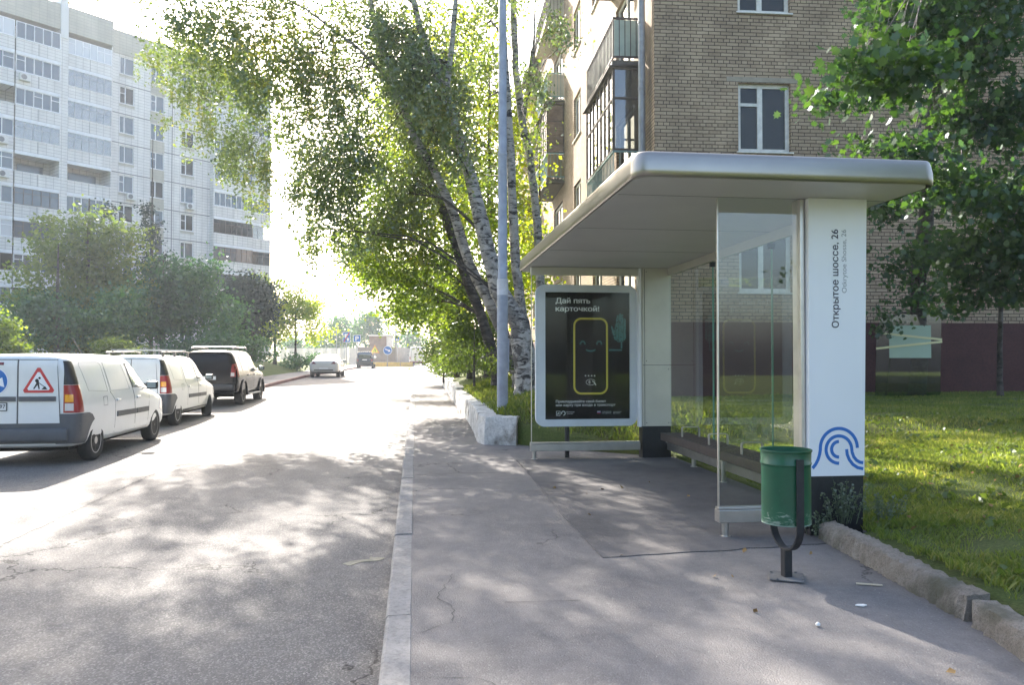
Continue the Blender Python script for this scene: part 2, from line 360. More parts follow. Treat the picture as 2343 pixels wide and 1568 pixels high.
def bark(name, white, dark, zfade=True, sc=1., amt=.5):
    m = bpy.data.materials.new(name); m.use_nodes = True; nt = m.node_tree; b = nt.nodes['Principled BSDF']; L = nt.links.new
    tc = nd(nt, 'TexCoord'); mp = nd(nt, 'Mapping'); mp.inputs['Scale'].default_value = (2.6 * sc, 2.6 * sc, 7.5 * sc); L(tc.outputs['Object'], mp.inputs[0])
    n = noise(nt, mp.outputs[0], 1.5, 8, .68, 1.1); r = ramp(nt, [(amt - .06, (0, 0, 0)), (amt + .03, (1, 1, 1))]); L(n.outputs[0], r.inputs[0])
    n2 = noise(nt, tc.outputs['Object'], 2.6, 6, .6, .3); r2 = ramp(nt, [(.5, (0, 0, 0)), (.57, (1, 1, 1))]); L(n2.outputs[0], r2.inputs[0])
    k = r.outputs[0]
    if zfade:
        s = nd(nt, 'SeparateXYZ'); L(tc.outputs['Object'], s.inputs[0]); mr = nd(nt, 'MapRange'); mr.inputs[1].default_value = 4.5; mr.inputs[2].default_value = 0.; L(s.outputs[2], mr.inputs[0])
        k2 = math_(nt, 'MULTIPLY', r2.outputs[0], mr.outputs[0]); k = math_(nt, 'MAXIMUM', r.outputs[0], k2)
    n3 = noise(nt, tc.outputs['Object'], 9, 5, .7); r3 = ramp(nt, [(.3, tuple(q * .72 for q in white)), (.7, white)]); L(n3.outputs[0], r3.inputs[0])
    L(mixc(nt, k, r3.outputs[0], dark), b.inputs['Base Color']); b.inputs['Roughness'].default_value = .8
    bp = nd(nt, 'Bump'); bp.inputs['Strength'].default_value = .8; bp.inputs['Distance'].default_value = .03; L(math_(nt, 'SUBTRACT', n3.outputs[0], k), bp.inputs['Height']); L(bp.outputs[0], b.inputs['Normal'])
    M[name] = m
bark('birch_bark', (.46, .42, .38), (.045, .038, .035), amt=.56)
bark('dark_bark', (.13, .11, .095), (.05, .042, .038), False, .6)
bark('grey_bark', (.2, .17, .15), (.08, .07, .06), False, .6)

# brick: stretcher courses with a course of headers every sixth row
def brickmat(name, c1, c2, mortar, axis_x=True, row=.0758):
    m = bpy.data.materials.new(name); m.use_nodes = True; nt = m.node_tree; b = nt.nodes['Principled BSDF']; L = nt.links.new
    tc = nd(nt, 'TexCoord'); s = nd(nt, 'SeparateXYZ'); L(tc.outputs['Object'], s.inputs[0])
    nw = noise(nt, tc.outputs['Object'], 9, 3, .5); wob = math_(nt, 'MULTIPLY', math_(nt, 'SUBTRACT', nw.outputs[0], .5), .012)
    cx = nd(nt, 'CombineXYZ'); hx = math_(nt, 'ADD', math_(nt, 'ADD', s.outputs[0], s.outputs[1]), wob); L(hx, cx.inputs[0]); L(math_(nt, 'ADD', s.outputs[2], wob), cx.inputs[1])
    def bt(wd, off):
        t = nd(nt, 'TexBrick'); L(cx.outputs[0], t.inputs['Vector']); t.offset = off; t.squash = 1
        for k, v in (('Scale', 1), ('Brick Width', wd), ('Row Height', row), ('Mortar Size', .0085), ('Mortar Smooth', .25), ('Bias', 0)): t.inputs[k].default_value = v
        t.inputs['Color1'].default_value = (*c1, 1); t.inputs['Color2'].default_value = (*c2, 1); t.inputs['Mortar'].default_value = (*mortar, 1); return t
    A, B = bt(.262, .5), bt(.131, .5)
    rw = math_(nt, 'FLOOR', math_(nt, 'DIVIDE', s.outputs[2], row)); hd = math_(nt, 'LESS_THAN', math_(nt, 'MODULO', math_(nt, 'ADD', rw, 600), 6), .5)
    c = mixc(nt, hd, A.outputs[0], B.outputs[0]); fc = mixc(nt, hd, A.outputs[1], B.outputs[1])
    n1 = noise(nt, tc.outputs['Object'], .9, 8, .65); r1 = ramp(nt, [(.3, (.62, .6, .58)), (.7, (1.2, 1.17, 1.12))]); L(n1.outputs[0], r1.inputs[0])
    c = mixc(nt, 1, c, r1.outputs[0], 'MULTIPLY')
    n2 = noise(nt, tc.outputs['Object'], 40, 5, .7); r2 = ramp(nt, [(.3, (.8,) * 3), (.7, (1.12,) * 3)]); L(n2.outputs[0], r2.inputs[0])
    c = mixc(nt, 1, c, r2.outputs[0], 'MULTIPLY')
    L(c, b.inputs['Base Color']); b.inputs['Roughness'].default_value = .9; b.inputs['Specular IOR Level'].default_value = .25
    bp = nd(nt, 'Bump'); bp.inputs['Strength'].default_value = .9; bp.inputs['Distance'].default_value = .012
    h = math_(nt, 'SUBTRACT', math_(nt, 'MULTIPLY', n2.outputs[0], .25), fc); L(h, bp.inputs['Height']); L(bp.outputs[0], b.inputs['Normal'])
    M[name] = m
brickmat('silicate_brick', (.35, .262, .18), (.455, .35, .245), (.095, .07, .052))
concrete('red_plinth', (.055, .02, .018), (.085, .032, .028), 1.4, .3)

def tilemat(name, ca, cb, mortar, wd, ht, ms):
    m = bpy.data.materials.new(name); m.use_nodes = True; nt = m.node_tree; b = nt.nodes['Principled BSDF']; L = nt.links.new
    tc = nd(nt, 'TexCoord'); s = nd(nt, 'SeparateXYZ'); L(tc.outputs['Object'], s.inputs[0]); cx = nd(nt, 'CombineXYZ'); L(s.outputs[0], cx.inputs[0]); L(s.outputs[2], cx.inputs[1])
    t = nd(nt, 'TexBrick'); t.offset = 0; L(cx.outputs[0], t.inputs['Vector'])
    for k, v in (('Scale', 1), ('Brick Width', wd), ('Row Height', ht), ('Mortar Size', ms), ('Mortar Smooth', .1)): t.inputs[k].default_value = v
    t.inputs['Color1'].default_value = (*ca, 1); t.inputs['Color2'].default_value = (*cb, 1); t.inputs['Mortar'].default_value = (*mortar, 1)
    mp = nd(nt, 'Mapping'); mp.inputs['Scale'].default_value = (1, 1, .3); L(tc.outputs['Object'], mp.inputs[0])
    n1 = noise(nt, mp.outputs[0], .8, 8, .65); r1 = ramp(nt, [(.3, (.82, .82, .82)), (.7, (1.1, 1.1, 1.08))]); L(n1.outputs[0], r1.inputs[0])
    L(mixc(nt, 1, t.outputs[0], r1.outputs[0], 'MULTIPLY'), b.inputs['Base Color']); b.inputs['Roughness'].default_value = .8; M[name] = m
tilemat('white_tile', (.64, .63, .62), (.69, .675, .665), (.38, .37, .37), .6, .28, .018)
tilemat('beige_tile', (.42, .4, .35), (.45, .43, .37), (.34, .32, .28), .6, .28, .018)
mat('white_trim', (.7, .71, .73), .6, var=.1)
mat('joint_dark', (.16, .16, .17), .8)
mat('dark_frame', (.1, .08, .075), .6, var=.3)
mat('blue_pane', (.06, .09, .12), .08, spec=.8)
mat('dark_pane', (.02, .024, .024), .06, spec=.28)
mat('pale_pane', (.5, .52, .55), .12, spec=.7)
mat('loggia_wall', (.5, .46, .42), .85, var=.15)

mat('white_paint_old', (.66, .63, .57), .6, var=.18, vscale=8, bump=.5, bscale=30)
mat('old_frame', (.09, .065, .05), .7, var=.4, vscale=6, bump=.4)
mat('teal_rail', (.17, .28, .27), .6, var=.3, vscale=5)
mat('green_sheet', (.32, .4, .35), .6, var=.15)
mat('rust_dark', (.07, .055, .05), .7, var=.3)
mat('tan_sheet', (.25, .19, .1), .7, var=.25)
mat('slab_cream', (.5, .45, .36), .85, var=.2, vscale=2)
mat('slab_edge', (.1, .09, .08), .85, var=.3)
mat('pipe_grey', (.26, .27, .29), .5, .3, var=.25, vscale=4)
mat('wood_shed', (.17, .115, .08), .75, var=.35, vscale=4, bump=.5)

mat('steel', (.55, .53, .5), .32, .9, var=.12, vscale=5)
mat('roof_metal', (.34, .315, .28), .33, .95, var=.06, vscale=3)
mat('soffit', (.55, .535, .52), .5, .1, var=.05, vscale=1.5)
mat('stele_white', (.83, .83, .85), .38, var=.03, vscale=1.3, coat=.15)
mat('panel_beige', (.58, .55, .5), .35, .3, var=.08, vscale=2)
mat('base_black', (.018, .018, .02), .45, var=.3, vscale=30)
mat('seam', (.05, .05, .05), .8)
mat('text_dark', (.03, .025, .05), .5)
mat('text_grey', (.3, .3, .32), .5)
mat('logo_blue', (.03, .16, .5), .45)
mat('bench_wood', (.048, .036, .032), .5, var=.3, vscale=12)
mat('board_frame', (.72, .73, .8), .4, 0., var=.06)
mat('poster_dark', (.012, .0095, .01), .6, spec=.1)
mat('poster_yellow', (.72, .58, .05), .5)
mat('poster_cyan', (.08, .36, .36), .5)
mat('poster_white', (.8, .8, .8), .5)
mat('flag_blue', (.05, .12, .5), .5); mat('flag_red', (.6, .04, .04), .5)
glass('shelter_glass', (.93, .955, .94), .085, .01, .006)
glass('end_glass', (.965, .98, .972), .022, .01, .003)
glass('poster_glass', (.98, .98, .98), .02, .015)
mat('glass_edge', (.12, .3, .22), .2)
glass('leaning_glass', (.5, .6, .62), .12, .02, .012)
mat('green_paper', (.42, .52, .4), .7)
mat('tape', (.75, .68, .38), .6)

mat('bin_green', (.007, .078, .038), .36, var=.2, vscale=5, coat=.1, bump=.12, bscale=7)
mat('bin_scuff', (.25, .36, .3), .6, var=.3)
mat('bin_black', (.02, .02, .023), .5, var=.3, vscale=20, bump=.2)
mat('bin_plate', (.12, .12, .12), .8, var=.3, bump=.4)
mat('post_grey', (.3, .32, .37), .55, .1, var=.2, vscale=5, bump=.3, bscale=25)
mat('post_mark', (.5, .5, .52), .6, var=.3)
mat('marking', (.24, .225, .17), .8, var=.3, vscale=15)

mat('van_white', (.72, .72, .7), .28, var=.05, vscale=2, coat=.5)
mat('car_black', (.003, .0035, .006), .14, spec=.1)
mat('suv_glass', (.004, .006, .012), .06, spec=.16)
mat('car_pearl', (.62, .6, .58), .25, coat=.6)
mat('car_navy', (.02, .03, .055), .2, coat=1.)
mat('plastic_grey', (.085, .088, .095), .55, var=.12, vscale=6, bump=.2, bscale=200)
mat('plastic_black', (.02, .02, .022), .45)
mat('wheel_well', (.008, .008, .008), .95)
mat('tyre', (.03, .029, .028), .85, var=.3, vscale=10, bump=.3, bscale=40)
mat('rim_silver', (.45, .44, .43), .4, .6, var=.15, vscale=10)
mat('rim_steel', (.2, .19, .18), .5, .5, var=.3)
mat('car_glass', (.02, .028, .03), .04, spec=1., coat=1.)
mat('car_glass_clear', (.32, .36, .33), .06, spec=1., coat=.8)
mat('lamp_red', (.3, .01, .012), .3, coat=.4)
mat('lamp_amber', (.85, .35, .02), .15, coat=1.)
mat('lamp_clear', (.6, .56, .55), .12, coat=1.)
mat('lamp_darkred', (.18, .03, .04), .25)
mat('plate_white', (.7, .7, .69), .4)
mat('sign_blue', (.01, .13, .42), .4); mat('sign_white', (.8, .8, .8), .4); mat('sign_red', (.55, .04, .04), .4)
mat('sign_black', (.01, .01, .012), .5); mat('sign_orange', (.75, .3, .05), .4); mat('sign_yellow', (.75, .75, .08), .4)
mat('galv', (.32, .33, .34), .5, .6, var=.15)
mat('ac_white', (.6, .6, .58), .5); mat('ac_grille', (.15, .15, .16), .6)
mat('fence_panel', (.24, .22, .2), .85, var=.2, vscale=1)
mat('fence_pale', (.62, .6, .57), .8, var=.1)
mat('cabin_brown', (.22, .16, .13), .8, var=.2); mat('barrier_yellow', (.6, .42, .1), .6, var=.2)
mat('litter_white', (.75, .74, .7), .7); mat('twig', (.5, .44, .33), .8)
mat('chimney_white', (.6, .6, .6), .8)

# scuffs and scratches low on the bin, grime low on the brick plinth: wear with a shape of its own
def wear(name, z0, z1, col, sc, lo, hi):
    nt = M[name].node_tree; b = nt.nodes['Principled BSDF']; L = nt.links.new; src = b.inputs['Base Color'].links[0].from_socket
    tc = nd(nt, 'TexCoord'); s = nd(nt, 'SeparateXYZ'); L(tc.outputs['Object'], s.inputs[0]); mr = nd(nt, 'MapRange'); mr.inputs[1].default_value = z0; mr.inputs[2].default_value = z1; L(s.outputs[2], mr.inputs[0])
    mp = nd(nt, 'Mapping'); mp.inputs['Scale'].default_value = (1, 1, 2.2); L(tc.outputs['Object'], mp.inputs[0]); n = noise(nt, mp.outputs[0], sc, 8, .75, 1.5); r = ramp(nt, [(lo, (0, 0, 0)), (hi, (1, 1, 1))]); L(math_(nt, 'ADD', n.outputs[0], math_(nt, 'MULTIPLY', mr.outputs[0], .22)), r.inputs[0])
    L(mixc(nt, r.outputs[0], src, col), b.inputs['Base Color'])
wear('bin_green', .50, .37, (.2, .27, .22), 16, .66, .76)
# ------------------------------------------------------------------ ground, road, pavements
rng = random.Random(7)
YS = [-8 + i * .5 for i in range(64)] + [24 + i * 2 for i in range(40)] + [106, 120, 140, 170, 210, 260, 320]
XLt = [(-10, -7.75), (28, -7.55), (36, -6.95), (49, -6.6), (75, -6.5), (320, -6.5)]
XL = lambda y: lerp_tab(XLt, y)
# inner boundary of the right bank (lawn kerb, back of the shelter, lime-washed wall)
XBt = [(-8, 1.7), (0, 2.5), (3.45, 3.08), (3.9, 3.2), (5.7, 3.36), (5.95, 3.74), (11.05, 3.76), (11.3, 3.3), (12.75, 1.72), (13.3, 1.36), (23, 1.42), (37, 1.4), (60, 1.7), (90, 2.6), (320, 3.2)]
XB = lambda y: lerp_tab(XBt, y)
gy = [-60, -8] + [y for y in YS[::4] if y > 0] + [400, 600]
sheet('ground', [[(x, y, E(y) - .12) for x in (-600, -300, -60, -8, 8, 60, 300, 600)] for y in gy], 'far_lawn')
def roadz(x, y): return E(y) + .0
sheet('road', [[(XL(y) + t * (-.15 - XL(y)), y, E(y)) for t in [k / 14 for k in range(15)]] for y in YS], 'road_asphalt')
sheet('sidewalk', [[(-.03 + t * (XB(y) + .12 + .03), y, E(y) + .15 - .004 * t) for t in (0, .25, .5, .75, 1)] for y in YS], 'walk_asphalt')
# asphalt pad laid later under the shelter, with an uneven edge
pad = [(1.42, 10.9), (1.41, 9.57), (1.37, 8.2), (1.34, 7.1), (1.35, 5.49)]
r2 = random.Random(3)
for k in range(1, 13): pad.append((1.35 + k * (3.25 - 1.35) / 13, 5.49 + .2 * k / 13 + r2.uniform(-.02, .02)))
pad += [(3.3, 5.72), (3.6, 5.98), (3.74, 6.0), (3.74, 10.95)]
mb = MB(); mb.prism(pad, .140, .1555, 'z'); o = mb.build('shelter_pad', 'pad_asphalt'); o['kind'] = 'structure'
# darker tar seams / patch edges on the pavement and the road seam
def ribbon(name, pts, wd, z, m, kind='structure', seed=1):
    rr = random.Random(seed); V = []; F = []; P = []
    for (x0, y0), (x1, y1) in zip(pts, pts[1:]):
        n = max(2, int(math.hypot(x1 - x0, y1 - y0) / .05))
        for k in range(n): P.append((x0 + (x1 - x0) * k / n + rr.uniform(-.02, .02), y0 + (y1 - y0) * k / n))
    P.append(pts[-1]); rows = []
    for i, p in enumerate(P):
        a = Vector(P[max(i - 1, 0)]); b = Vector(P[min(i + 1, len(P) - 1)]); t = (b - a).normalized(); n_ = Vector((-t.y, t.x)); h = wd * rr.uniform(.25, 1) / 2
        zz = z + E(p[1]); rows.append([(p[0] - n_.x * h, p[1] - n_.y * h, zz), (p[0] + n_.x * h, p[1] + n_.y * h, zz)])
    return sheet(name, rows, m, kind)
ribbon('road_seam', [(-3.1, 2.0), (-3.3, 4.5), (-3.51, 7.1), (-3.6, 12), (-3.66, 17.7), (-3.7, 40)], .035, .004, 'seam')
ribbon('pavement_seam', [(-.03, 9.64), (.6, 9.74), (1.2, 9.66)], .02, .1535, 'seam', seed=2)
ribbon('pavement_seam', [(.42, 10.7), (.55, 9.72)], .02, .1535, 'seam', seed=3)
ribbon('pavement_seam', [(.54, 4.56), (.98, 4.54)], .012, .153, 'seam', seed=4)
ribbon('pavement_seam', [(1.42, 9.6), (1.42, 10.95)], .016, .159, 'seam', seed=5)
ribbon('pavement_crack', [(.0, 4.1), (.2, 4.25), (.22, 4.5), (.13, 4.7), (.25, 5.2)], .006, .153, 'seam', seed=6)
ribbon('pavement_crack', [(.0, 3.55), (.3, 3.5), (.42, 3.35)], .006, .153, 'seam', seed=7)
# faded yellow arrow-like mark on the road
mb = MB(); mb.prism([(-.56, 6.12), (-.5, 6.06), (-.42, 6.16), (-.28, 6.18), (-.24, 6.26), (-.36, 6.31), (-.36, 6.24), (-.5, 6.2)], .001, .004, 'z')
o = mb.build('road_marking', 'marking'); o['kind'] = 'structure'
# kerb stones: real steps, one bevelled stone after another
def kerbline(name, xf, y0, y1, L, wd, z0, h, m, seed=1, jit=.008, side=1):
    rr = random.Random(seed); y = y0; mb = MB()
    while y < y1:
        ya, yb = y + .004, min(y + L, y1) - .004; xa, xb = xf(ya), xf(yb); za, zb = E(ya) + z0, E(yb) + z0; j = rr.uniform(-jit, jit); jz = rr.uniform(-jit, jit) * .8
        bv = .018
        sec = [(0, -.1), (0, h - bv), (bv * .35, h - bv * .3), (bv, h), (wd - .006, h), (wd, h - .006), (wd, -.1)]
        V = [(xa + j + a * side, ya, za + b + jz) for a, b in sec] + [(xb + j + a * side, yb, zb + b + jz) for a, b in sec]; n = len(sec)
        mb.add(V, [tuple(range(n)), tuple(range(2 * n - 1, n - 1, -1))] + [(i, i + n, (i + 1) % n + n, (i + 1) % n) for i in range(n)])
        y += L
    o = mb.build(name, m); o['kind'] = 'structure'; return o
kerbline('kerb', lambda y: -.17, -1.6, 130, 1.0, .145, 0, .155, 'kerb_concrete', 3)
kerbline('left_kerb', lambda y: XL(y), 10, 130, 1.0, .15, 0, .15, 'red_kerb', 4, side=-1)
sheet('left_sidewalk', [[(XL(y) - .13 - t * 1.9, y, E(y) + .148) for t in (0, .5, 1)] for y in YS], 'far_walk_asphalt')
def lz(d): return .12 + .62 * min(1, d / 3.5) ** .8 + .02 * d ** .5
sheet('left_lawn', [[(XL(y) - 2.0 - d, y, E(y) + lz(d)) for d in (0, .4, 1, 2, 3.5, 6, 12, 25, 60)] for y in YS], 'far_lawn')
# right bank
def bank_h(y, d):
    e = lerp_tab([(-8, .24), (5.7, .25), (6, .17), (11, .19), (12.6, .45), (13.2, .57), (40, .6)], y)
    t = lerp_tab([(-8, .46), (3, .46), (11, .5), (13.2, .93), (40, 1.0)], y)
    if y > 11: k = min(1, max(0, (d - 1.8) / 2.4)); k = k * k * (3 - 2 * k); t = t * (1 - k) + .52 * k
    L_ = lerp_tab([(-8, 6), (11, 6), (13.2, 1.6), (40, 1.8)], y)
    return E(y) + e + (t - e) * min(1, d / L_) ** .75 + .012 * min(d, 12)
def bank_z(x, y): return bank_h(y, max(0, x - XB(y)))
DS = [0, .1, .25, .5, .8, 1.2, 1.7, 2.4, 3.2, 4.2, 5.5, 7, 9, 12, 16, 25, 45, 90]
rr = random.Random(5)
sheet('bank', [[(XB(y), y, E(y) + .06)] + [(XB(y) + d, y, bank_h(y, d) + (rr.uniform(-.025, .025) if d > .1 and y < 40 else 0)) for d in DS] for y in YS], 'lawn_soil', smooth=False)
# broken concrete kerb of the lawn, bottom right
def rough_block(mb, pts, wd, zb, zt, seed, n=26, jm=1.):
    """pts: base line of the front face; a chipped, uneven slab"""
    rr = random.Random(seed); rows = []
    tot = [0]
    for a, b in zip(pts, pts[1:]): tot.append(tot[-1] + (Vector(b) - Vector(a)).length)
    def P(s):
        for k in range(len(pts) - 1):
            if s <= tot[k + 1] + 1e-6:
                t = (s - tot[k]) / (tot[k + 1] - tot[k]); return Vector(pts[k]).lerp(Vector(pts[k + 1]), t)
        return Vector(pts[-1])
    for i in range(n + 1):
        s = tot[-1] * i / n; p = P(s); q = P(min(tot[-1], s + .05)) - P(max(0, s - .05)); q.normalize(); nx = Vector((q.y, -q.x))
        if nx.x < 0: nx = -nx
        j = lambda a: rr.uniform(-a, a) * jm
        sec = [(0 + j(.008), zb), (.006 + j(.012), zb + (zt - zb) * .35 + j(.01)), (.012 + j(.012), zb + (zt - zb) * .7 + j(.01)), (.03 + j(.012), zt - .012 + j(.008)), (.06 + j(.01), zt + j(.006)), (wd * .6, zt + j(.007)), (wd, zt + j(.007)), (wd, zb)]
        rows.append([(p.x + nx.x * a, p.y + nx.y * a, b) for a, b in sec])
    m_ = len(rows[0]); V = [v for r in rows for v in r]; F = []
    for i in range(n):
        for k in range(m_): F.append((i * m_ + k, i * m_ + (k + 1) % m_, (i + 1) * m_ + (k + 1) % m_, (i + 1) * m_ + k))
    F += [tuple(range(m_))[::-1], tuple(n * m_ + k for k in range(m_))]
    mb.add(V, F)
mb = MB(); rough_block(mb, [(3.19, 5.83), (3.16, 5.3), (3.06, 4.5), (3.0, 3.93)], .15, .1, .292, 3, 60, 1.5)
o = mb.build('lawn_kerb', 'old_kerb', auto=50); o['kind'] = 'structure'
mb = MB(); rough_block(mb, [(2.99, 3.88), (2.9, 3.4), (2.7, 2.2), (2.4, .5), (2.2, -1)], .15, .1, .282, 8, 90, 1.5)
o = mb.build('lawn_kerb', 'old_kerb', auto=50); o['kind'] = 'structure'
# low lime-washed retaining wall along the bank
wt = thing('retaining_wall', 'low crumbling lime-washed masonry wall along the right pavement, ending by the lamp post', 'wall', (1.3, 13, .15))
mb = MB(); B = Vector((1.3, 13, .15))
rough_block(mb, [(1.66, 12.72), (1.14, 12.9), (1.06, 13.3), (1.13, 15), (1.2, 18), (1.16, 21), (1.2, 24)], .34, .12, .62, 11, 130)
mb.build('wall_section', 'lime_wall', wt, auto=45, base=B)
rr = random.Random(5); pts = []; mb = MB()
yy = [24.05 + 1.2 * i for i in range(50)]
rows = []
for y in yy:
    x = XB(y) - .2 + rr.uniform(-.02, .02); h = .5 + rr.uniform(-.03, .03); e = E(y) + .12
    rows.append([(x, y, e), (x + .01 + rr.uniform(-.02, .02), y, e + h * .5), (x + .03, y, e + h - .03), (x + .07, y, e + h), (x + .34, y, e + h), (x + .34, y, e)])
V = [v for r in rows for v in r]; m_ = 6; F = [(i * m_ + k, i * m_ + (k + 1) % m_, (i + 1) * m_ + (k + 1) % m_, (i + 1) * m_ + k) for i in range(len(rows) - 1) for k in range(m_)]
mb.add(V, F + [tuple(range(6))]); mb.build('wall_section', 'lime_wall', wt, auto=45, base=B)
# litter
def litter(name, label, cat, pts, m, z0=.152, z1=.158):
    mb = MB(); mb.prism(pts, z0, z1, 'z'); return tag(mb.build(name, m), label, cat)
litter('stick', 'thin pale wooden stick lying on the pavement right of the green bin', 'stick', [(2.80, 4.64), (2.81, 4.66), (2.95, 4.60), (2.945, 4.585)], 'twig')
litter('paper_scrap', 'small oval white scrap on the pavement below the thin stick', 'litter', [(2.55, 4.24), (2.57, 4.255), (2.61, 4.25), (2.62, 4.235), (2.59, 4.22)], 'litter_white')
mb = MB(); mb.lathe([(.0, 0), (.012, .003), (.014, .012), (.006, .02), (0, .021)], (2.16, 3.95, .152), n=7)
tag(mb.build('pebble', 'litter_white', auto=60), 'tiny white pebble alone on the pavement near the bottom right', 'pebble')
# ------------------------------------------------------------------ bus shelter
def stroke(mb, pts, wd, a, b, axis='y', mi=0, closed=False):
    n = len(pts); L_ = []; Rr = []
    for i, p in enumerate(pts):
        p0 = Vector(pts[i - 1] if (i or closed) else pts[0]); p1 = Vector(pts[(i + 1) % n] if (i < n - 1 or closed) else pts[-1])
        t = (p1 - p0).normalized(); q = Vector((-t.y, t.x)) * wd / 2; p = Vector(p); L_.append(tuple(p + q)); Rr.append(tuple(p - q))
    if closed: ring_prism(mb, L_, Rr, a, b, axis, mi)
    else: mb.prism(L_ + Rr[::-1], a, b, axis, mi)
def arc(cx, cy, r, a0, a1, n=24): return [(cx + r * math.cos(R(a0 + (a1 - a0) * k / n)), cy + r * math.sin(R(a0 + (a1 - a0) * k / n))) for k in range(n + 1)]
def fit_text(s, width, cap, m, name, parent, origin, rx, up, bold=0., depth=.001):
    """text starting at origin, running along rx for `width`, capitals `cap` high"""
    rx = Vector(rx).normalized(); up = Vector(up).normalized(); nz = rx.cross(up)
    q = text_mesh(s, 1, m, name, parent, Matrix.Identity(4), min(bold, 0), .0)
    xs = [v.co.x for v in q.data.vertices]; w0 = max(xs) - min(xs); x0 = min(xs); sy = cap / .72; sx = width / w0
    P_ = [v.co.copy() for v in q.data.vertices]; F = [tuple(p.vertices) for p in q.data.polygons]; V2 = []; F2 = []
    offs = [(0, 0)] if bold <= 0 else [(0, 0), (bold, 0), (-bold, 0), (0, bold * .6), (0, -bold * .6)]
    for k, (ax, ay) in enumerate(offs):          # heavier strokes: the outline laid down again with small shifts
        n = len(V2); V2 += [tuple(Vector(origin) + rx * (c.x - x0 + ax) * sx + up * (c.y + ay) * sy + nz * (depth - .00025 * k)) for c in P_]; F2 += [tuple(i + n for i in f) for f in F]
    me = bpy.data.meshes.new(name); me.from_pydata(V2, [], F2); me.materials.append(M[m]); q.data = me
    return q
SB = Vector((3.0, 8.4, .15))
sh = thing('bus_shelter', 'bus shelter with wide metal canopy, glass walls, slatted bench and tall white name column', 'bus shelter', SB)
X0, X1, Y0, Y1, ZR = 1.56, 3.95, 5.36, 11.66, 2.92
mb = MB(); prof = [(.014, ZR), (.002, ZR + .01), (0, ZR + .05), (.003, ZR + .1), (.012, ZR + .145), (.02, ZR + .172), (.03, ZR + .185), (.05, ZR + .19), (.4, ZR + .225)]
V = []; n = None
for d, z in prof:
    ring = rrect(X0 + d, Y0 + d, X1 - d, Y1 - d, max(.03, .13 - d), 8); n = len(ring); V += [(x, y, z) for x, y in ring]
F = [(i * n + k, i * n + (k + 1) % n, (i + 1) * n + (k + 1) % n, (i + 1) * n + k) for i in range(len(prof) - 1) for k in range(n)] + [tuple((len(prof) - 1) * n + k for k in range(n))]
mb.add(V, F); mb.build('roof', 'roof_metal', sh, auto=50, base=SB)
roof = sh.children[0]
mb = MB(); ring = rrect(X0 + .034, Y0 + .034, X1 - .034, Y1 - .034, .14, 8); mb.prism(ring, ZR - .002, ZR + .03, 'z'); mb.build('soffit', 'soffit', sh, base=SB)
soff = [c for c in sh.children if c.name.startswith('soffit')][0]
mb = MB()
for y in (6.0, 7.6, 9.2, 10.86): mb.bb((X0 + .05, y - .003, ZR - .0035), (X1 - .05, y + .003, ZR - .0015))
mb.build('seam', 'seam', soff, base=SB)
def part(name, boxes, m, parent=sh, bev=.004, base=SB):
    mb = MB()
    for a, b in boxes: mb.bb(a, b, 0, bev)
    return mb.build(name, m, parent, base=base)
def steel_part(name, boxes, **k): return part(name, boxes, 'steel', **k)
part('header_rail', [((1.64, 10.9, 2.8), (3.24, 10.96, 2.915))], 'panel_beige'); part('header_rail', [((3.655, 6.14, 2.81), (3.70, 10.86, 2.915))], 'panel_beige')
steel_part('beam', [((2.43, 5.97, .27), (3.2, 6.07, .37)), ((2.43, 5.985, .372), (3.2, 6.055, .392))])
steel_part('beam', [((1.63, 10.88, .27), (3.24, 10.98, .37)), ((1.63, 10.895, .372), (3.24, 10.965, .395))])
steel_part('beam', [((3.63, 6.14, .27), (3.73, 10.85, .37)), ((3.645, 6.14, .372), (3.715, 10.85, .395))])
for x, y, zt in ((2.50, 6.02, .27), (1.69, 10.93, .27), (3.56, 8.62, .55), (3.68, 9.9, .27), (3.56, 6.9, .55)):
    mb = MB(); mb.lathe([(.029, .15), (.029, zt)], (x, y, 0), n=16); mb.lathe([(.045, .151), (.045, .158), (.03, .16)], (x, y, 0), n=16)
    mb.build('leg', 'steel', sh, auto=40, base=SB)
part('glass_panel', [((2.452, 6.015, .38), (3.165, 6.027, 2.918))], 'shelter_glass', bev=0)
part('glass_panel', [((1.655, 10.925, .385), (3.225, 10.937, 2.81))], 'end_glass', bev=0)
for a, b in ((6.16, 7.594), (7.606, 9.194), (9.206, 10.84)): part('glass_panel', [((3.674, a, .385), (3.686, b, 2.82))], 'shelter_glass', bev=0)
part('glass_edge', [((3.671, 7.594, .385), (3.689, 7.606, 2.81)), ((3.671, 9.194, .385), (3.689, 9.206, 2.81))], 'glass_edge', bev=0)
steel_part('edge_strip', [((2.44, 6.008, .37), (2.4515, 6.034, 2.918))], bev=.002); steel_part('edge_strip', [((1.645, 10.918, .37), (1.6545, 10.944, 2.81))], bev=.002)
for q in (9.2, 7.6): part('clamp', [((3.64, q - .02, 2.74), (3.70, q + .02, 2.80))], 'base_black')
steel_part('trim_post', [((3.143, 5.98, .2), (3.178, 6.12, 2.915))])
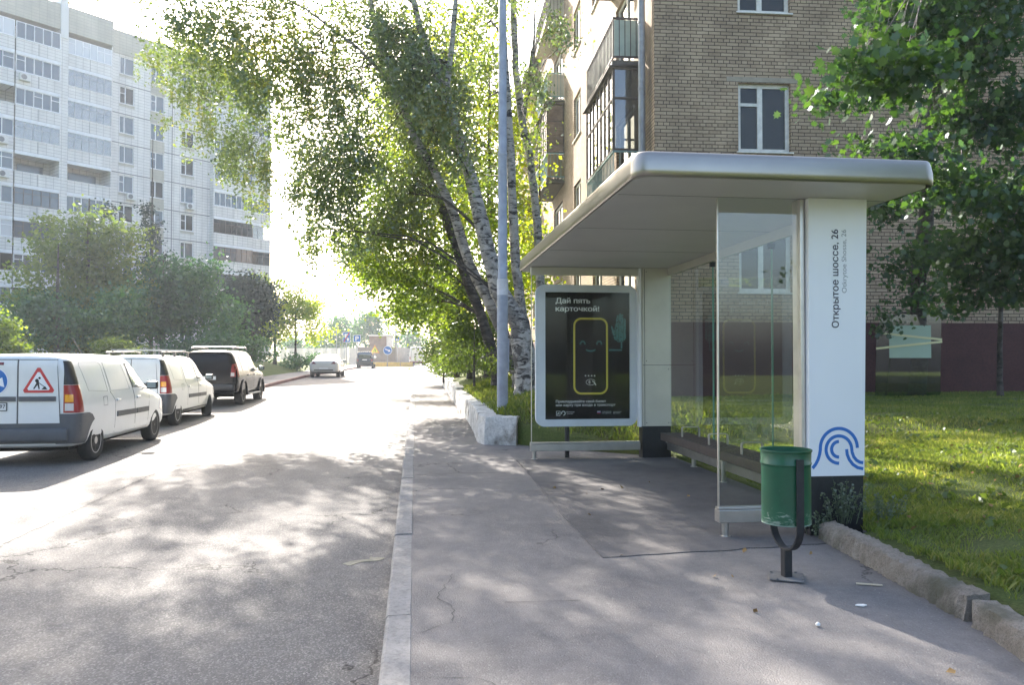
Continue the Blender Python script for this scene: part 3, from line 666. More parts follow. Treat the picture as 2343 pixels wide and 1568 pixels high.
# name column near the viewer
def stele(xb0, xb1, xt0, xt1, ya, yb, zb, zm, zt):
    f = lambda z, a, b: a + (b - a) * (z - zb) / (zt - zb)
    mb = MB(); mb.prism([(xb0 + .006, zb), (xb1 - .006, zb), (f(zm, xb1, xt1) - .006, zm), (f(zm, xb0, xt0) + .006, zm)], ya + .006, yb - .006, 'y'); base = mb
    mb2 = MB(); mb2.prism([(f(zm, xb0, xt0), zm + .002), (f(zm, xb1, xt1), zm + .002), (xt1, zt), (xt0, zt)], ya, yb, 'y'); return base, mb2
b1, b2 = stele(3.18, 3.648, 3.19, 3.70, 5.93, 6.13, .14, .635, 2.915)
b1.build('column_base', 'base_black', sh, base=SB); col = b2.build('name_column', 'stele_white', sh, base=SB)
Z3 = Vector((0, 0, 1)); mX = Vector((-1, 0, 0))
org = lambda *p: Vector(p) - SB
fit_text('Открытое шоссе, 26', .81, .0595, 'text_dark', 'stop_name', col, org(3.444, 5.93, 1.85), Z3, mX, .012, .003)
fit_text('Otkrytoe Shosse, 26', .523, .042, 'text_grey', 'stop_name', col, org(3.515, 5.93, 2.137), Z3, mX, -.003, .0015)
mb = MB(); K = .001176; cv = lambda q: [(3.186 + (x - 1132) * K, .64 + (660 - y) * K) for x, y in q]
def arcp(cx, cy, r, a0, a1): return [(cx + r * math.cos(R(a)), cy - r * math.sin(R(a))) for a in [a0 + (a1 - a0) * k / 28 for k in range(29)]]
for q in ([(1150, 606), (1172, 580), (1190, 548), (1202, 512), (1208, 478)] + arcp(1345, 470, 137, 176, 0),
          arcp(1345, 480, 95, 270, 10)[0:] + [(1443, 500), (1455, 532), (1475, 556), (1500, 570), (1524, 574)],
          arcp(1345, 478, 54, 270, 90), [(1402, 478), (1406, 515), (1422, 552), (1448, 585), (1482, 607), (1524, 616)]):
    stroke(mb, cv(q), .026, 5.9275, 5.932, 'y')
mb.build('logo', 'logo_blue', col, base=SB)
# far column
b1, b2 = stele(3.265, 3.70, 3.275, 3.70, 10.86, 11.06, .14, .61, 2.915)
b1.build('column_base', 'base_black', sh, base=SB); c2 = b2.build('column', 'panel_beige', sh, base=SB)
part('seam', [((3.275, 10.857, 1.497), (3.7, 10.861, 1.503)), ((3.30, 10.857, .62), (3.306, 10.861, 2.9))], 'seam', c2, 0)
part('trim_post', [((3.222, 10.87, .6), (3.262, 10.99, 2.915))], 'stele_white')
for x, z in ((3.33, 2.86), (3.66, 2.86), (3.33, .66), (3.66, .66), (3.33, 1.56), (3.66, 1.44)):
    mb = MB(); mb.lathe([(.009, -.004), (.008, 0), (0, .001)], (x, 10.858, z), 'y', 10); mb.v = [Vector((p.x, 10.858 - (p.y - 10.858) - .001, p.z)) for p in mb.v]; mb.build('screw', 'rim_steel', c2, base=SB)
# bench along the back wall
bn = MB()
for k in range(6): bn.bb((3.285 + k * .062, 6.42, .572), (3.285 + k * .062 + .042, 10.02, .60), 0, .004)
bench = bn.build('bench_seat', 'bench_wood', sh, base=SB)
part('front_board', [((3.262, 6.42, .5), (3.282, 10.02, .6))], 'bench_wood', bench)
part('bracket', [((3.3, y - .02, .48), (3.66, y + .02, .57)) for y in (6.9, 8.62, 9.9)], 'steel', bench)
for y in (9.45, 8.55, 7.65, 6.75):
    mb = MB(); stroke(mb, [(3.36, .6), (3.36, .70), (3.366, .716), (3.38, .725), (3.56, .725), (3.578, .716), (3.585, .70), (3.585, .6)], .012, y - .02, y + .02, 'y')
    mb.build('armrest', 'steel', bench, base=SB)
# ------------------------------------------------------------------ advertising board behind the end glass
AB = Vector((2.4, 11.05, .15))
ab = thing('advertising_board', 'framed dark poster with a yellow card outline, standing behind the shelter end glass', 'advertising board', AB)
mb = MB(); o_, i_ = rrect(1.72, .61, 3.225, 2.67, .13, 8), rrect(1.862, .712, 3.12, 2.562, .006, 8)
ring_prism(mb, o_, i_, 10.985, 11.05); o2 = rrect(1.735, .625, 3.21, 2.655, .12, 8); mb.prism(o2, 11.0525, 11.13, 'y'); mb.build('frame', 'board_frame', ab, auto=40, base=AB)
mb = MB(); mb.lathe([(.035, .15), (.035, .63)], (2.2, 11.09, 0), n=14); mb.build('post', 'base_black', ab, auto=40, base=AB)
mb = MB(); mb.bb((1.862, 11.02, .712), (3.12, 11.04, 2.562)); po = mb.build('poster', 'poster_dark', ab, base=AB)
part('cover_glass', [((1.864, 10.996, .714), (3.118, 11.0, 2.56))], 'poster_glass', ab, 0, AB)
pc = lambda x, y: (1.862 + (x - 323) * .001938, 2.562 - (y - 226) * .00191)
PY = 11.018; ao = lambda x, z: Vector((x, PY + .002, z)) - AB; XR = Vector((1, 0, 0))
for s, x, y, w_, cap, bold in (('Дай пять', 405, 309, .51, .075, .03), ('карточкой!', 405, 370, .645, .075, .03), ('Прикладывайте свой билет', 406, 1068, .742, .036, .018), ('или карту при входе в транспорт', 406, 1096, .884, .036, .018),
                         ('Московский', 486, 1143, .115, .014, .01), ('транспорт', 486, 1155, .1, .014, .01), ('+7 495 539-54-54', 757, 1143, .14, .013, .01), ('3210 с мобильного', 757, 1154, .14, .013, .01), ('transport.mos.ru', 845, 1143, .12, .013, .01), ('@transport', 845, 1154, .1, .013, .01)):
    px_, pz_ = pc(x, y); fit_text(s, w_, cap, 'poster_white', 'poster_text', po, ao(px_, pz_), XR, Z3, bold, .0022)
mb = MB(); x0, z0 = pc(546, 1000); x1, z1 = pc(798, 427); stroke(mb, rrect(x0, z0, x1, z1, .105, 9), .028, PY - .001, PY + .004, closed=True); mb.build('card_outline', 'poster_yellow', po, base=AB)
mb = MB(); dot = lambda x, y, s=4.: mb.bb((pc(x - s / 2, y)[0], PY - .001, pc(x, y + s / 2)[1]), (pc(x + s / 2, y)[0], PY + .003, pc(x, y - s / 2)[1]))
for ex in (611, 738):
    for k in range(9):
        a = R(180 * k / 8)
        for rr_ in (15, 21): dot(ex + rr_ * math.cos(a) * 1.0, 622 - rr_ * math.sin(a) * 1.25)
for k in range(13):
    u_ = -1 + k / 6; dot(673 + 34 * u_, 672 - 9 * u_ * u_); dot(673 + 34 * u_, 678 - 9 * u_ * u_)
g = random.Random(2)
def cols(x, y0, y1):
    y = y0
    while y < y1:
        if g.random() < .9: dot(x, y, 4.2)
        y += 5.6
for i, (x, ya, yb) in enumerate([(872, 412, 600), (878, 400, 606), (884, 402, 606), (892, 398, 608), (898, 388, 608), (904, 384, 608), (910, 398, 608), (916, 394, 606), (922, 396, 604), (930, 430, 596), (936, 425, 590), (942, 432, 582), (864, 470, 590), (858, 500, 585), (852, 520, 575), (846, 505, 555), (840, 490, 535), (834, 483, 515)]): cols(x, ya, yb)
for y in (610, 616, 622, 628, 634, 640, 646, 652): dot(908, y); dot(914, y)
for x in range(816, 915, 6): dot(x, 664); dot(x, 670)
mb.build('dot_pattern', 'poster_cyan', po, base=AB)
mb = MB()
for x in (632, 655, 679, 702): dot(x, 864, 9)
stroke(mb, [(pc(x, y)) for x, y in [(672 + 36 * math.cos(R(a)), 913 + 22 * math.sin(R(a))) for a in range(20, 350, 12)]], .005, PY - .001, PY + .003)
for r_ in (6, 12, 18): stroke(mb, [pc(650 + r_ * math.cos(R(a)), 913 + r_ * math.sin(R(a))) for a in range(-50, 51, 10)], .005, PY - .001, PY + .003)
stroke(mb, [pc(684, 905), pc(700, 915), pc(712, 936)], .012, PY - .001, PY + .003)
x0, z0 = pc(408, 1168); x1, z1 = pc(439, 1132); ring_prism(mb, rrect(x0, z0, x1, z1, .006, 3), rrect(x0 + .006, z0 + .006, x1 - .006, z1 - .006, .003, 3), PY - .001, PY + .003)
stroke(mb, [pc(418, 1160), pc(424, 1145), pc(430, 1152)], .012, PY - .001, PY + .003)
stroke(mb, [pc(462 + 14 * math.cos(R(a)), 1149 + 15 * math.sin(R(a))) for a in range(-200, 90, 12)], .012, PY - .001, PY + .003)
x0, z0 = pc(721, 1141); x1, z1 = pc(747, 1135); mb.bb((x0, PY - .001, z0), (x1, PY + .003, z1))
mb.build('symbol', 'poster_white', po, base=AB)
for m_, a_, b_ in (('flag_blue', 1147, 1141.2), ('flag_red', 1153, 1147.2)):
    x0, z0 = pc(721, a_); x1, z1 = pc(747, b_); part('flag_stripe', [((x0, PY - .001, z0), (x1, PY + .003, z1))], m_, po, 0, AB)
# ------------------------------------------------------------------ litter bin
BB = Vector((2.43, 4.84, .15)); bn_ = thing('litter_bin', 'green metal litter bin hung in a black U-shaped stand bolted to the pavement', 'litter bin', BB, R(-12))
mb = MB(); Rb = .158
mb.lathe([(Rb * .985, .372), (Rb, .378), (Rb * .985, .40), (Rb * .99, .74), (Rb * 1.0, .752), (Rb * 1.025, .757), (Rb * 1.025, .765), (Rb * 1.0, .772), (Rb * 1.012, .835), (Rb * 1.045, .838), (Rb * 1.055, .844), (Rb * 1.045, .85), (Rb * .99, .846), (Rb * .97, .74), (Rb * .965, .40), (0, .395)], n=40)
mb.build('drum', 'bin_green', bn_, auto=35)
mb = MB(); mb.lathe([(Rb * .99, .366), (Rb * .994, .3695), (Rb * .98, .371)], n=40); mb.build('bottom_rim', 'bin_scuff', bn_, auto=35)
a = R(-75); d = Vector((math.cos(a), math.sin(a), 0)); s_ = Vector((-d.y, d.x, 0))
mb = MB(); rad = .152; prof = [(rad + .022, .80)] + [(rad + .022, .80 - k * .07) for k in range(1, 6)] + [(-(rad + .02) * math.cos(R(t)) * -1, .36 - .17 * math.sin(R(t))) for t in range(0, 181, 12)] + [(-(rad + .022), .45), (-(rad + .022), .8)]
P_ = [(x, z) for x, z in prof]; rows = []
for i, (x, z) in enumerate(P_):
    p0 = Vector(P_[max(i - 1, 0)]); p1 = Vector(P_[min(i + 1, len(P_) - 1)]); t = (p1 - p0).normalized(); q = Vector((-t.y, t.x)) * .006
    rows.append([d * (x + q.x * e) + s_ * f + Vector((0, 0, z + q.y * e)) for e, f in ((-1, -.024), (1, -.024), (1, .024), (-1, .024))])
V = [v for r in rows for v in r]; n = len(rows); mb.add(V, [(i * 4 + k, i * 4 + (k + 1) % 4, (i + 1) * 4 + (k + 1) % 4, (i + 1) * 4 + k) for i in range(n - 1) for k in range(4)] + [(0, 1, 2, 3), (n * 4 - 4, n * 4 - 3, n * 4 - 2, n * 4 - 1)])
mb.build('bracket', 'bin_black', bn_, auto=40)
mb = MB(); mb.box((0, 0, .1), (.055, .055, .19), 0, .004, Matrix.Rotation(a, 3, 'Z')); mb.build('post', 'bin_black', bn_)
mb = MB(); mb.box((0, 0, .008), (.215, .215, .008), 0, .002, Matrix.Rotation(R(-14), 3, 'Z'))
for x, y in ((-.08, -.085), (.08, .085), (-.08, .08), (.09, -.07)): mb.lathe([(.01, .012), (.009, .02), (0, .022)], (x, y, 0), n=8)
mb.build('base_plate', 'bin_plate', bn_)
# ------------------------------------------------------------------ lamp post
LB = Vector((1.57, 13.93, .8)); lp = thing('lamp_post', 'tall blue-grey painted lamp post rising from the grass behind the low wall', 'lamp post', LB)
mb = MB(); mb.lathe([(.098, -.2), (.1, 0), (.1, 2.02), (.1, 2.03), (.088, 2.045), (.082, 4.5)], n=28); mb.lathe([(.0815, 4.5), (.088, 4.52), (.0885, 4.55), (.0785, 4.57), (.066, 8.6)], n=28); mb.build('pole', 'post_grey', lp, auto=40)
mb = MB(); mb.lathe([(.1025, 1.95), (.104, 2.0), (.104, 2.2), (.101, 2.24)], n=28); mb.build('paint_band', 'post_mark', lp, auto=40)
mb = MB(); mb.prism([(x, z) for x, z in rrect(.05, .55, .118, 1.15, .03)], -.05, .03, 'y'); mb.build('service_box', 'post_grey', lp, auto=40)
mb = MB(); mb.tube([(0, 0, 8.5), (-.05, -.0, 9.1), (-.5, 0, 9.6), (-1.4, 0, 9.75)], [.05, .045, .04, .035], 10); mb.build('arm', 'post_grey', lp, smooth=True)
mb = MB(); mb.box((-1.75, 0, 9.76), (.75, .28, .13), 0, .05); mb.build('lamp_head', 'galv', lp)
# ------------------------------------------------------------------ glass sheet leaning by the wall
GB = at(2078, 917, 19.0); GB.z = .54; gl = thing('glass_sheet', 'large glass pane with yellow tape and green paper, propped up before the plinth', 'glass sheet', GB, R(-5)); gl.scale = (1.3,) * 3
mb = MB(); q = [(-.64, 0), (.62, 0), (.66, 1.5), (.62, 1.64), (-.46, 1.66), (-.60, 1.4)]; mb.prism(q, -.004, .004, 'y'); mb.build('pane', 'leaning_glass', gl)
pn = gl.children[0]
mb = MB(); mb.bb((-.36, -.012, .82), (.45, -.007, 1.44)); mb.build('paper', 'green_paper', gl)
mb = MB(); stroke(mb, [(-.62, 1.30), (.66, 1.17)], .04, -.018, -.014); mb.build('tape_strip', 'tape', gl)
mb = MB(); stroke(mb, [(-.62, 1.0), (.66, 1.13)], .04, -.023, -.019); mb.build('tape_strip', 'tape', gl)
mb = MB(); mb.bb((-.3, .01, .0), (-.25, .35, .05)); mb.tube([(-.28, .3, .03), (-.28, .012, 1.2)], .02, 6); mb.build('prop', 'old_frame', gl)
for o in gl.children: o.rotation_euler = (0, 0, 0)
mat('lintel_grey', (.3, .26, .2), .9, var=.25)
# ------------------------------------------------------------------ walls with real openings
def wall_grid(mb, U, W, holes, thick=.25, mi=0, P=None):
    """wall in (u,z): U=(u0,u1) W=(z0,z1); holes = list of (u0,u1,z0,z1); P maps (u, depth, z) to a point; front face + reveals"""
    us = sorted({U[0], U[1], *[h[0] for h in holes], *[h[1] for h in holes]}); zs = sorted({W[0], W[1], *[h[2] for h in holes], *[h[3] for h in holes]})
    inh = lambda u, z: any(h[0] < u < h[1] and h[2] < z < h[3] for h in holes)
    vid = {}; V = []; F = []
    def vi(u, z):
        if (u, z) not in vid: vid[(u, z)] = len(V); V.append(P(u, 0, z))
        return vid[(u, z)]
    for a, b in zip(us, us[1:]):
        for c, d in zip(zs, zs[1:]):
            if not inh((a + b) / 2, (c + d) / 2): F.append((vi(a, c), vi(b, c), vi(b, d), vi(a, d)))
    mb.add(V, F, mi)
    for a, b, c, d in holes:
        q = [(a, c), (b, c), (b, d), (a, d)]; mb.add([P(u, 0, z) for u, z in q] + [P(u, thick, z) for u, z in q], [(i, (i + 1) % 4, (i + 1) % 4 + 4, i + 4) for i in range(4)], mi)
def fr_box(mb, P, u0, u1, d0, d1, z0, z1, mi=0):
    V = [P(u, d, z) for z in (z0, z1) for d in (d0, d1) for u in (u0, u1)]
    mb.add(V, [(0, 2, 3, 1), (4, 5, 7, 6), (0, 1, 5, 4), (2, 6, 7, 3), (0, 4, 6, 2), (1, 3, 7, 5)], mi)
def window(P, u0, u1, z0, z1, depth, base, parent, fm='white_trim', pm='blue_pane', style='L', fw=.07, sill=True, fd=.06, split=.42):
    mb = MB(); a, b = depth, depth + fd
    fr_box(mb, P, u0, u1, a, b, z0, z0 + fw); fr_box(mb, P, u0, u1, a, b, z1 - fw, z1)
    fr_box(mb, P, u0, u0 + fw, a, b, z0 + fw, z1 - fw); fr_box(mb, P, u1 - fw, u1, a, b, z0 + fw, z1 - fw)
    um = u0 + (u1 - u0) * split; fr_box(mb, P, um - fw * .65, um + fw * .65, a - .004, b, z0 + fw, z1 - fw)
    if style == 'L': zz = z0 + (z1 - z0) * .7; fr_box(mb, P, u0 + fw, um - fw * .65, a, b, zz - fw * .4, zz + fw * .4)
    if style == 'R': zz = z0 + (z1 - z0) * .6; fr_box(mb, P, um + fw * .65, u1 - fw, a, b, zz - fw * .4, zz + fw * .4)
    f = mb.build('window', fm, parent, base=base)
    mb = MB(); fr_box(mb, P, u0 + fw * .5, u1 - fw * .5, a + fd * .5, a + fd * .5 + .01, z0 + fw * .5, z1 - fw * .5); mb.build('pane', pm, f, base=base)
    if sill: mb = MB(); fr_box(mb, P, u0 - .04, u1 + .04, -.05, depth - .002, z0 - .035, z0 - .004); mb.build('sill', fm, f, base=base)
    return f
# ------------------------------------------------------------------ brick apartment house on the right
BO = Vector((4.98, 15.62, 0)); ux = Vector((.9992, -.0396, 0)); uy = Vector((.0396, .9992, 0))
bk = thing('brick_house', 'pale yellow-grey brick apartment house with a dark red plinth behind the shelter', 'building', BO + Vector((0, 0, .6)), math.atan2(-.0396, .9992))
# true size: storeys of 3.75 m, so the whole house stands a little further off
bk.scale = (1.25,) * 3; bk.location = (BO.x * 1.25, BO.y * 1.25, .35)
# house-local frame: x along the gable, y along the street side; root is rotated, children are plain local
H0 = .6; GW = 13.0; LY = 46.; HT = 15.6
PG = lambda u, d, z: Vector((u, d, z - H0)); PS = lambda u, d, z: Vector((d, u, z - H0))
gw = [(1.82, 2.98, 3.0 + 3 * k, 4.48 + 3 * k) for k in range(5)] + [(10.2, 11.6, 3.0 + 3 * k, 4.48 + 3 * k) for k in range(5)]
gw = [(a, b, c - .0 if k else c, d) for k, (a, b, c, d) in enumerate(gw)]
levels = [2.27 + 3 * k for k in range(5)]      # floor levels
sw = []; doors = []
for (ya, yb) in ((1.2, 4.15), (12.3, 15.7), (20.2, 23.3), (30, 33)):
    for k in range(5): sw.append((ya + .55, yb - .5, levels[k] + .1 if k else levels[k] + .9, levels[k] + 2.3))
for yc in (6.2, 9.6, 17.9, 26.5, 36, 41):
    for k in range(5): sw.append((yc - .7, yc + .7, levels[k] + .75, levels[k] + 2.23))
mb = MB(); wall_grid(mb, (0, GW), (2.36, HT), gw, .16, 0, PG); wall_grid(mb, (0, LY), (2.36, HT), sw, .16, 0, PS)
mb.add([PG(0, LY, 2.36), PG(GW, LY, 2.36), PG(GW, LY, HT), PG(0, LY, HT), PG(GW, 0, 2.36), PG(GW, 0, HT)], [(0, 1, 2, 3), (4, 1, 2, 5)])
mb.build('wall', 'silicate_brick', bk)
mb = MB(); P0 = lambda x, y, z: Vector((x, y, z - H0))
mb.bb(P0(-.05, -.05, -.6), P0(GW + .05, LY + .05, 2.36)); mb.build('plinth', 'red_plinth', bk)
mb = MB(); mb.bb(P0(-.45, -.45, HT + .002), P0(GW + .45, LY + .45, HT + .3)); mb.build('roof', 'slab_edge', bk)
for i, h in enumerate(gw): window(PG, *h, .095, None, bk, 'white_paint_old', 'dark_pane', 'L' if i % 5 else 'L', .085, True, .06, .44)
# lintel band over the gable windows of the first storey
for i, h in enumerate(sw): window(PS, *h, .075, None, bk, 'white_paint_old', 'dark_pane', None, .08, True, .06, .5)
for h in gw: mb = MB(); mb.bb(P0(h[0] - .25, -.006, h[3] + .02), P0(h[1] + .25, -.001, h[3] + .12)); mb.build('lintel', 'lintel_grey', bk)
# drainpipe by the corner
mb = MB(); mb.tube([P0(-.16, .42, 1.0), P0(-.16, .42, 15.4)], .075, 16)
for z in [1.6 + 1.45 * k for k in range(10)]: mb.lathe([(.076, 0), (.086, .01), (.086, .05), (.076, .06)], P0(-.16, .42, z), n=16)
mb.build('drainpipe', 'pipe_grey', bk, auto=40)
def balcony(ya, yb, fz, kind, rail, sheetm):
    D = .68
    mb = MB(); mb.bb(P0(-D, ya, fz - .13), P0(-.002, yb, fz), 0, .01); mb.bb(P0(-D + .1, ya + .1, fz - .17), P0(-.002, yb - .1, fz - .132), 0, .01)
    b = mb.build('balcony', 'slab_edge' if kind != 'pale' else 'slab_cream', bk)
    mb = MB(); x = -D + .03; zr = fz + .95
    for z in (fz + .08, zr):
        mb.bb(P0(x - .02, ya, z - .02), P0(x + .02, yb, z + .02)); mb.bb(P0(x + .02, ya, z - .02), P0(0, ya + .035, z + .02)); mb.bb(P0(x + .02, yb - .035, z - .02), P0(0, yb, z + .02))
    n = int((yb - ya) / .16)
    for k in range(n + 1): y = ya + .01 + (yb - ya - .03) * k / n; mb.bb(P0(x - .012, y, fz + .1), P0(x + .012, y + .014, zr - .02))
    for k in range(1, 5): xx = x + (D - .04) * k / 5; mb.bb(P0(xx, ya + .004, fz + .1), P0(xx + .014, ya + .02, zr - .02)); mb.bb(P0(xx, yb - .02, fz + .1), P0(xx + .014, yb - .004, zr - .02))
    mb.build('railing', rail, b)
    if sheetm:
        mb = MB(); mb.bb(P0(x + .016, ya + .03, fz + .1), P0(x + .022, yb - .03, zr - .03)); mb.bb(P0(x + .024, ya + .024, fz + .1), P0(-.004, ya + .03, zr - .03)); mb.bb(P0(x + .024, yb - .03, fz + .1), P0(-.004, yb - .024, zr - .03)); mb.build('infill_sheet', sheetm, b)
    if kind in ('glazed', 'shed'):
        mb = MB(); zt = fz + 2.82; mz = fz + 2.15; n = 7
        for k in range(n + 1): y = ya + (yb - ya - .05) * k / n; mb.bb(P0(x - .03, y, zr + .022), P0(x + .03, y + .05, zt))
        for z in (zr + .045, mz, zt): mb.bb(P0(x - .026, ya + .05, z - .025), P0(x + .026, yb - .05, z + .025)); mb.bb(P0(x + .031, ya + .002, z - .025), P0(-.003, ya + .046, z + .025)); mb.bb(P0(x + .031, yb - .046, z - .025), P0(-.003, yb - .002, z + .025))
        mb.bb(P0(-.06, ya + .003, zr + .072), P0(-.004, ya + .045, zt - .03)); mb.build('glazing_frame', 'old_frame', b)
        mb = MB(); mb.bb(P0(x - .004, ya + .05, zr + .05), P0(x + .004, yb - .05, zt - .02))
        if kind == 'glazed': mb.bb(P0(x + .03, ya + .02, zr + .05), P0(-.06, ya + .028, zt - .02))
        mb.build('glazing', 'balcony_glass', b)
        if kind == 'shed':
            mb = MB(); k = 0; z = zr + .08
            while z < zt - .1: mb.bb(P0(x + .032, ya + .004 + .004 * (k % 2), z), P0(-.062, ya + .03, z + .094)); z += .1; k += 1
            mb.build('board_wall', 'wood_shed', b)
        mb = MB(); mb.prism([(-D - .08, fz + 2.83), (.0, fz + 2.9), (.0, fz + 2.93), (-D - .08, fz + 2.86)], 0, 1, 'y')
        mb.v = [Vector((p.x, ya - .06 + p.y * (yb - ya + .12), p.z - H0)) for p in mb.v]; mb.build('canopy', 'rust_dark', b)
    return b
glass('balcony_glass', (.5, .52, .5), .14, .03, .1)
F1 = 8.27
balcony(1.0, 4.25, F1 - 3, 'glazed', 'teal_rail', None); balcony(1.0, 4.25, F1, 'open', 'rust_dark', 'green_sheet'); balcony(1.0, 4.25, F1 + 3, 'open', 'rust_dark', 'tan_sheet')
balcony(12.4, 15.9, F1, 'shed', 'teal_rail', 'tan_sheet'); balcony(12.4, 15.9, F1 + 3, 'pale', 'teal_rail', 'slab_cream'); balcony(12.4, 15.9, F1 + 6, 'pale', 'rust_dark', 'slab_cream'); balcony(12.4, 15.9, F1 - 3, 'open', 'rust_dark', None)
for k in (0, 1, 2): balcony(20.3, 23.5, F1 + 3 * k, 'pale', 'rust_dark', 'tan_sheet')
# ------------------------------------------------------------------ white panel tower on the left
TO = at(612.5, 820, 84.3); TO.z = 0
td = Vector((-.714, -.700, 0)).normalized(); tn = Vector((-td.y, td.x, 0))
tn = tn if tn.dot(Vector((.7, -.714, 0))) > 0 else -tn
tw = thing('panel_tower', 'long white panel apartment tower with stacked glazed balconies on the far left', 'building', TO, math.atan2(td.y, td.x))
# local: x = along the facade to the near end, +y or -y = out; find sign
sgn = 1 if Vector((-math.sin(tw.rotation_euler.z), math.cos(tw.rotation_euler.z), 0)).dot(tn) > 0 else -1
PT = lambda u, d, z: Vector((u, -sgn * d, z))      # d > 0 goes inside
TZ = 32.4; JL = [27.4 - 2.8 * k for k in range(10)]
holes = []
for u in (15.45, 12.5, 9.4):
    for j in JL: holes.append((u - .68, u + .68, j + 1.0, j + 2.62))
mb = MB(); wall_grid(mb, (6.98, 17.2), (0, 30.2), holes, .16, 0, PT)
for a, b in ((0, 6.98), (17.2, 36)): fr_box(mb, PT, a, b, 1.0, 1.2, 0, 30.2)
fr_box(mb, PT, 0, 36, 1.21, 13, 0, TZ - .3); fr_box(mb, PT, -.01, 6.98, .0, 1.0, 0, 1.4); fr_box(mb, PT, 17.2, 36, 0, .99, 0, 1.4)
mb.build('wall', 'white_tile', tw)
mb = MB(); fr_box(mb, PT, -.1, 17.19, -.06, 1.2, 30.2, TZ); fr_box(mb, PT, 17.2, 36, -1.1, 1.2, 30.35, TZ + .2); mb.build('attic_band', 'beige_tile', tw)
mb = MB(); fr_box(mb, PT, 21.15, 21.75, -1.3, .6, 29.6, TZ + 3.0); mb.build('chimney', 'chimney_white', tw)
mb = MB()
for j in JL: fr_box(mb, PT, 6.98, 17.2, -.006, .004, j - .04, j + .04)
fr_box(mb, PT, 10.98, 11.06, -.007, .003, 0, 30.2); fr_box(mb, PT, 17.12, 17.19, -.007, .003, 0, 30.2); mb.build('panel_joint', 'joint_dark', tw)
for k, j in enumerate(JL):
    mb = MB(); fr_box(mb, PT, 11.8, 13.2, -.009, .002, j - 0.14, j + .93); mb.build('beige_panel', 'beige_tile', tw)
    for u in (15.45, 9.4): mb = MB(); fr_box(mb, PT, u - .72, u + .72, -.009, .002, j + .68, j + .93); mb.build('beige_panel', 'beige_tile', tw)
rg = random.Random(21)
for i, h in enumerate(holes): window(PT, *h, .07, None, tw, 'white_trim', rg.choice(['blue_pane', 'blue_pane', 'pale_pane', 'dark_pane', 'blue_pane']), rg.choice(['R', None, 'R', None]), .07, True, .06, rg.choice([.62, .6, .66]))
def loggia(u0, u1, j, out, style, nb):
    """parapet, slab edge and one style of glazing; j = joint height below the parapet"""
    mb = MB(); fr_box(mb, PT, u0, u1, -out, -out + .12, j - .02, j + 1.03); fr_box(mb, PT, u0, u1, -out + .125, .98, j - .16, j - .022)
    fr_box(mb, PT, u0, u0 + .12, -out + .13, .98, j, j + 1.03); fr_box(mb, PT, u1 - .12, u1, -out + .13, .98, j, j + 1.03)
    b = mb.build('balcony', 'white_tile', tw)
    mb = MB(); fr_box(mb, PT, u0, u1, -out - .03, -out - .003, j - .3, j - .02); fr_box(mb, PT, u0, u1, -out - .04, -out + .13, j + 1.032, j + 1.08); mb.build('ledge', 'white_trim', b)
    mb = MB(); um = (u0 + u1) / 2; fr_box(mb, PT, um - .02, um + .02, -out - .005, -out + .001, j, j + 1.02); mb.build('joint', 'joint_dark', b)
    z0, z1 = j + 1.09, j + 2.52
    if style != 'open':
        fm, gm, fw, n = {'white': ('white_trim', rg.choice(['blue_pane', 'pale_pane', 'blue_pane']), .07, nb), 'dark': ('dark_frame', rg.choice(['blue_pane', 'dark_pane']), .06, nb), 'thin': ('galv', 'tower_glass', .03, nb)}[style]
        mb = MB(); d0, d1 = -out + .02, -out + .08
        fr_box(mb, PT, u0, u1, d0, d1, z0, z0 + fw); fr_box(mb, PT, u0, u1, d0, d1, z1 - fw, z1)
        for k in range(n + 1): u = u0 + (u1 - u0 - fw) * k / n; fr_box(mb, PT, u, u + fw, d0 - .003, d1, z0 + .001, z1 - .001)
        for k in range(n):
            if rg.random() < (.35 if style == 'white' else .8): ua = u0 + (u1 - u0 - fw) * k / n + fw; ub = u0 + (u1 - u0 - fw) * (k + 1) / n; fr_box(mb, PT, ua, ub, d0, d1, z0 + .95, z0 + .95 + fw * .8)
        g_ = mb.build('glazing_frame', fm, b)
        mb = MB(); fr_box(mb, PT, u0 + .03, u1 - .03, d0 + .025, d0 + .035, z0 + .03, z1 - .03); mb.build('pane', gm, g_)
    else:
        mb = MB(); fr_box(mb, PT, u0 + .5, u1 - .9, .93, .99, j + .9, j + 2.2); mb.build('window_pane', 'blue_pane', b)
    return b
glass('tower_glass', (.6, .62, .64), .2, .05, .25)
sty1 = ['white', 'white', 'white', 'thin', 'open', 'dark', 'dark', 'white', 'dark', 'white']
sty2 = ['white', 'thin', 'thin', 'thin', 'open', 'white', 'white', 'dark', 'white', 'dark']
sty0 = ['white', 'white', 'open', 'white', 'white', 'white', 'white', 'dark', 'white', 'white']
for k, j in enumerate(JL):
    loggia(17.3, 21.1, j, 1.0, sty2[k], 6); loggia(21.75, 25.2, j, 1.25, sty1[k], 5); loggia(25.3, 29.5, j, 1.25, sty0[k], 5)
    if k > 1: loggia(2.4, 6.9, j, .7, ['white', 'dark', 'white', 'white', 'white', 'dark', 'dark', 'dark', 'white', 'white'][k], 7)
    else: loggia(2.4, 6.9, j, .7, 'white', 7)
    loggia(0.0, 2.3, j, .35, ['white', 'white', 'thin', 'white', 'white', 'thin', 'dark', 'dark', 'white', 'white'][k], 3)
mb = MB(); fr_box(mb, PT, 21.1, 21.75, -1.22, .98, 1.4, 30.3); fr_box(mb, PT, 17.2, 17.3, -.95, .98, 1.4, 30.3); fr_box(mb, PT, 6.9, 6.98, -.65, .98, 1.4, 30.2); mb.build('pilaster', 'white_tile', tw)
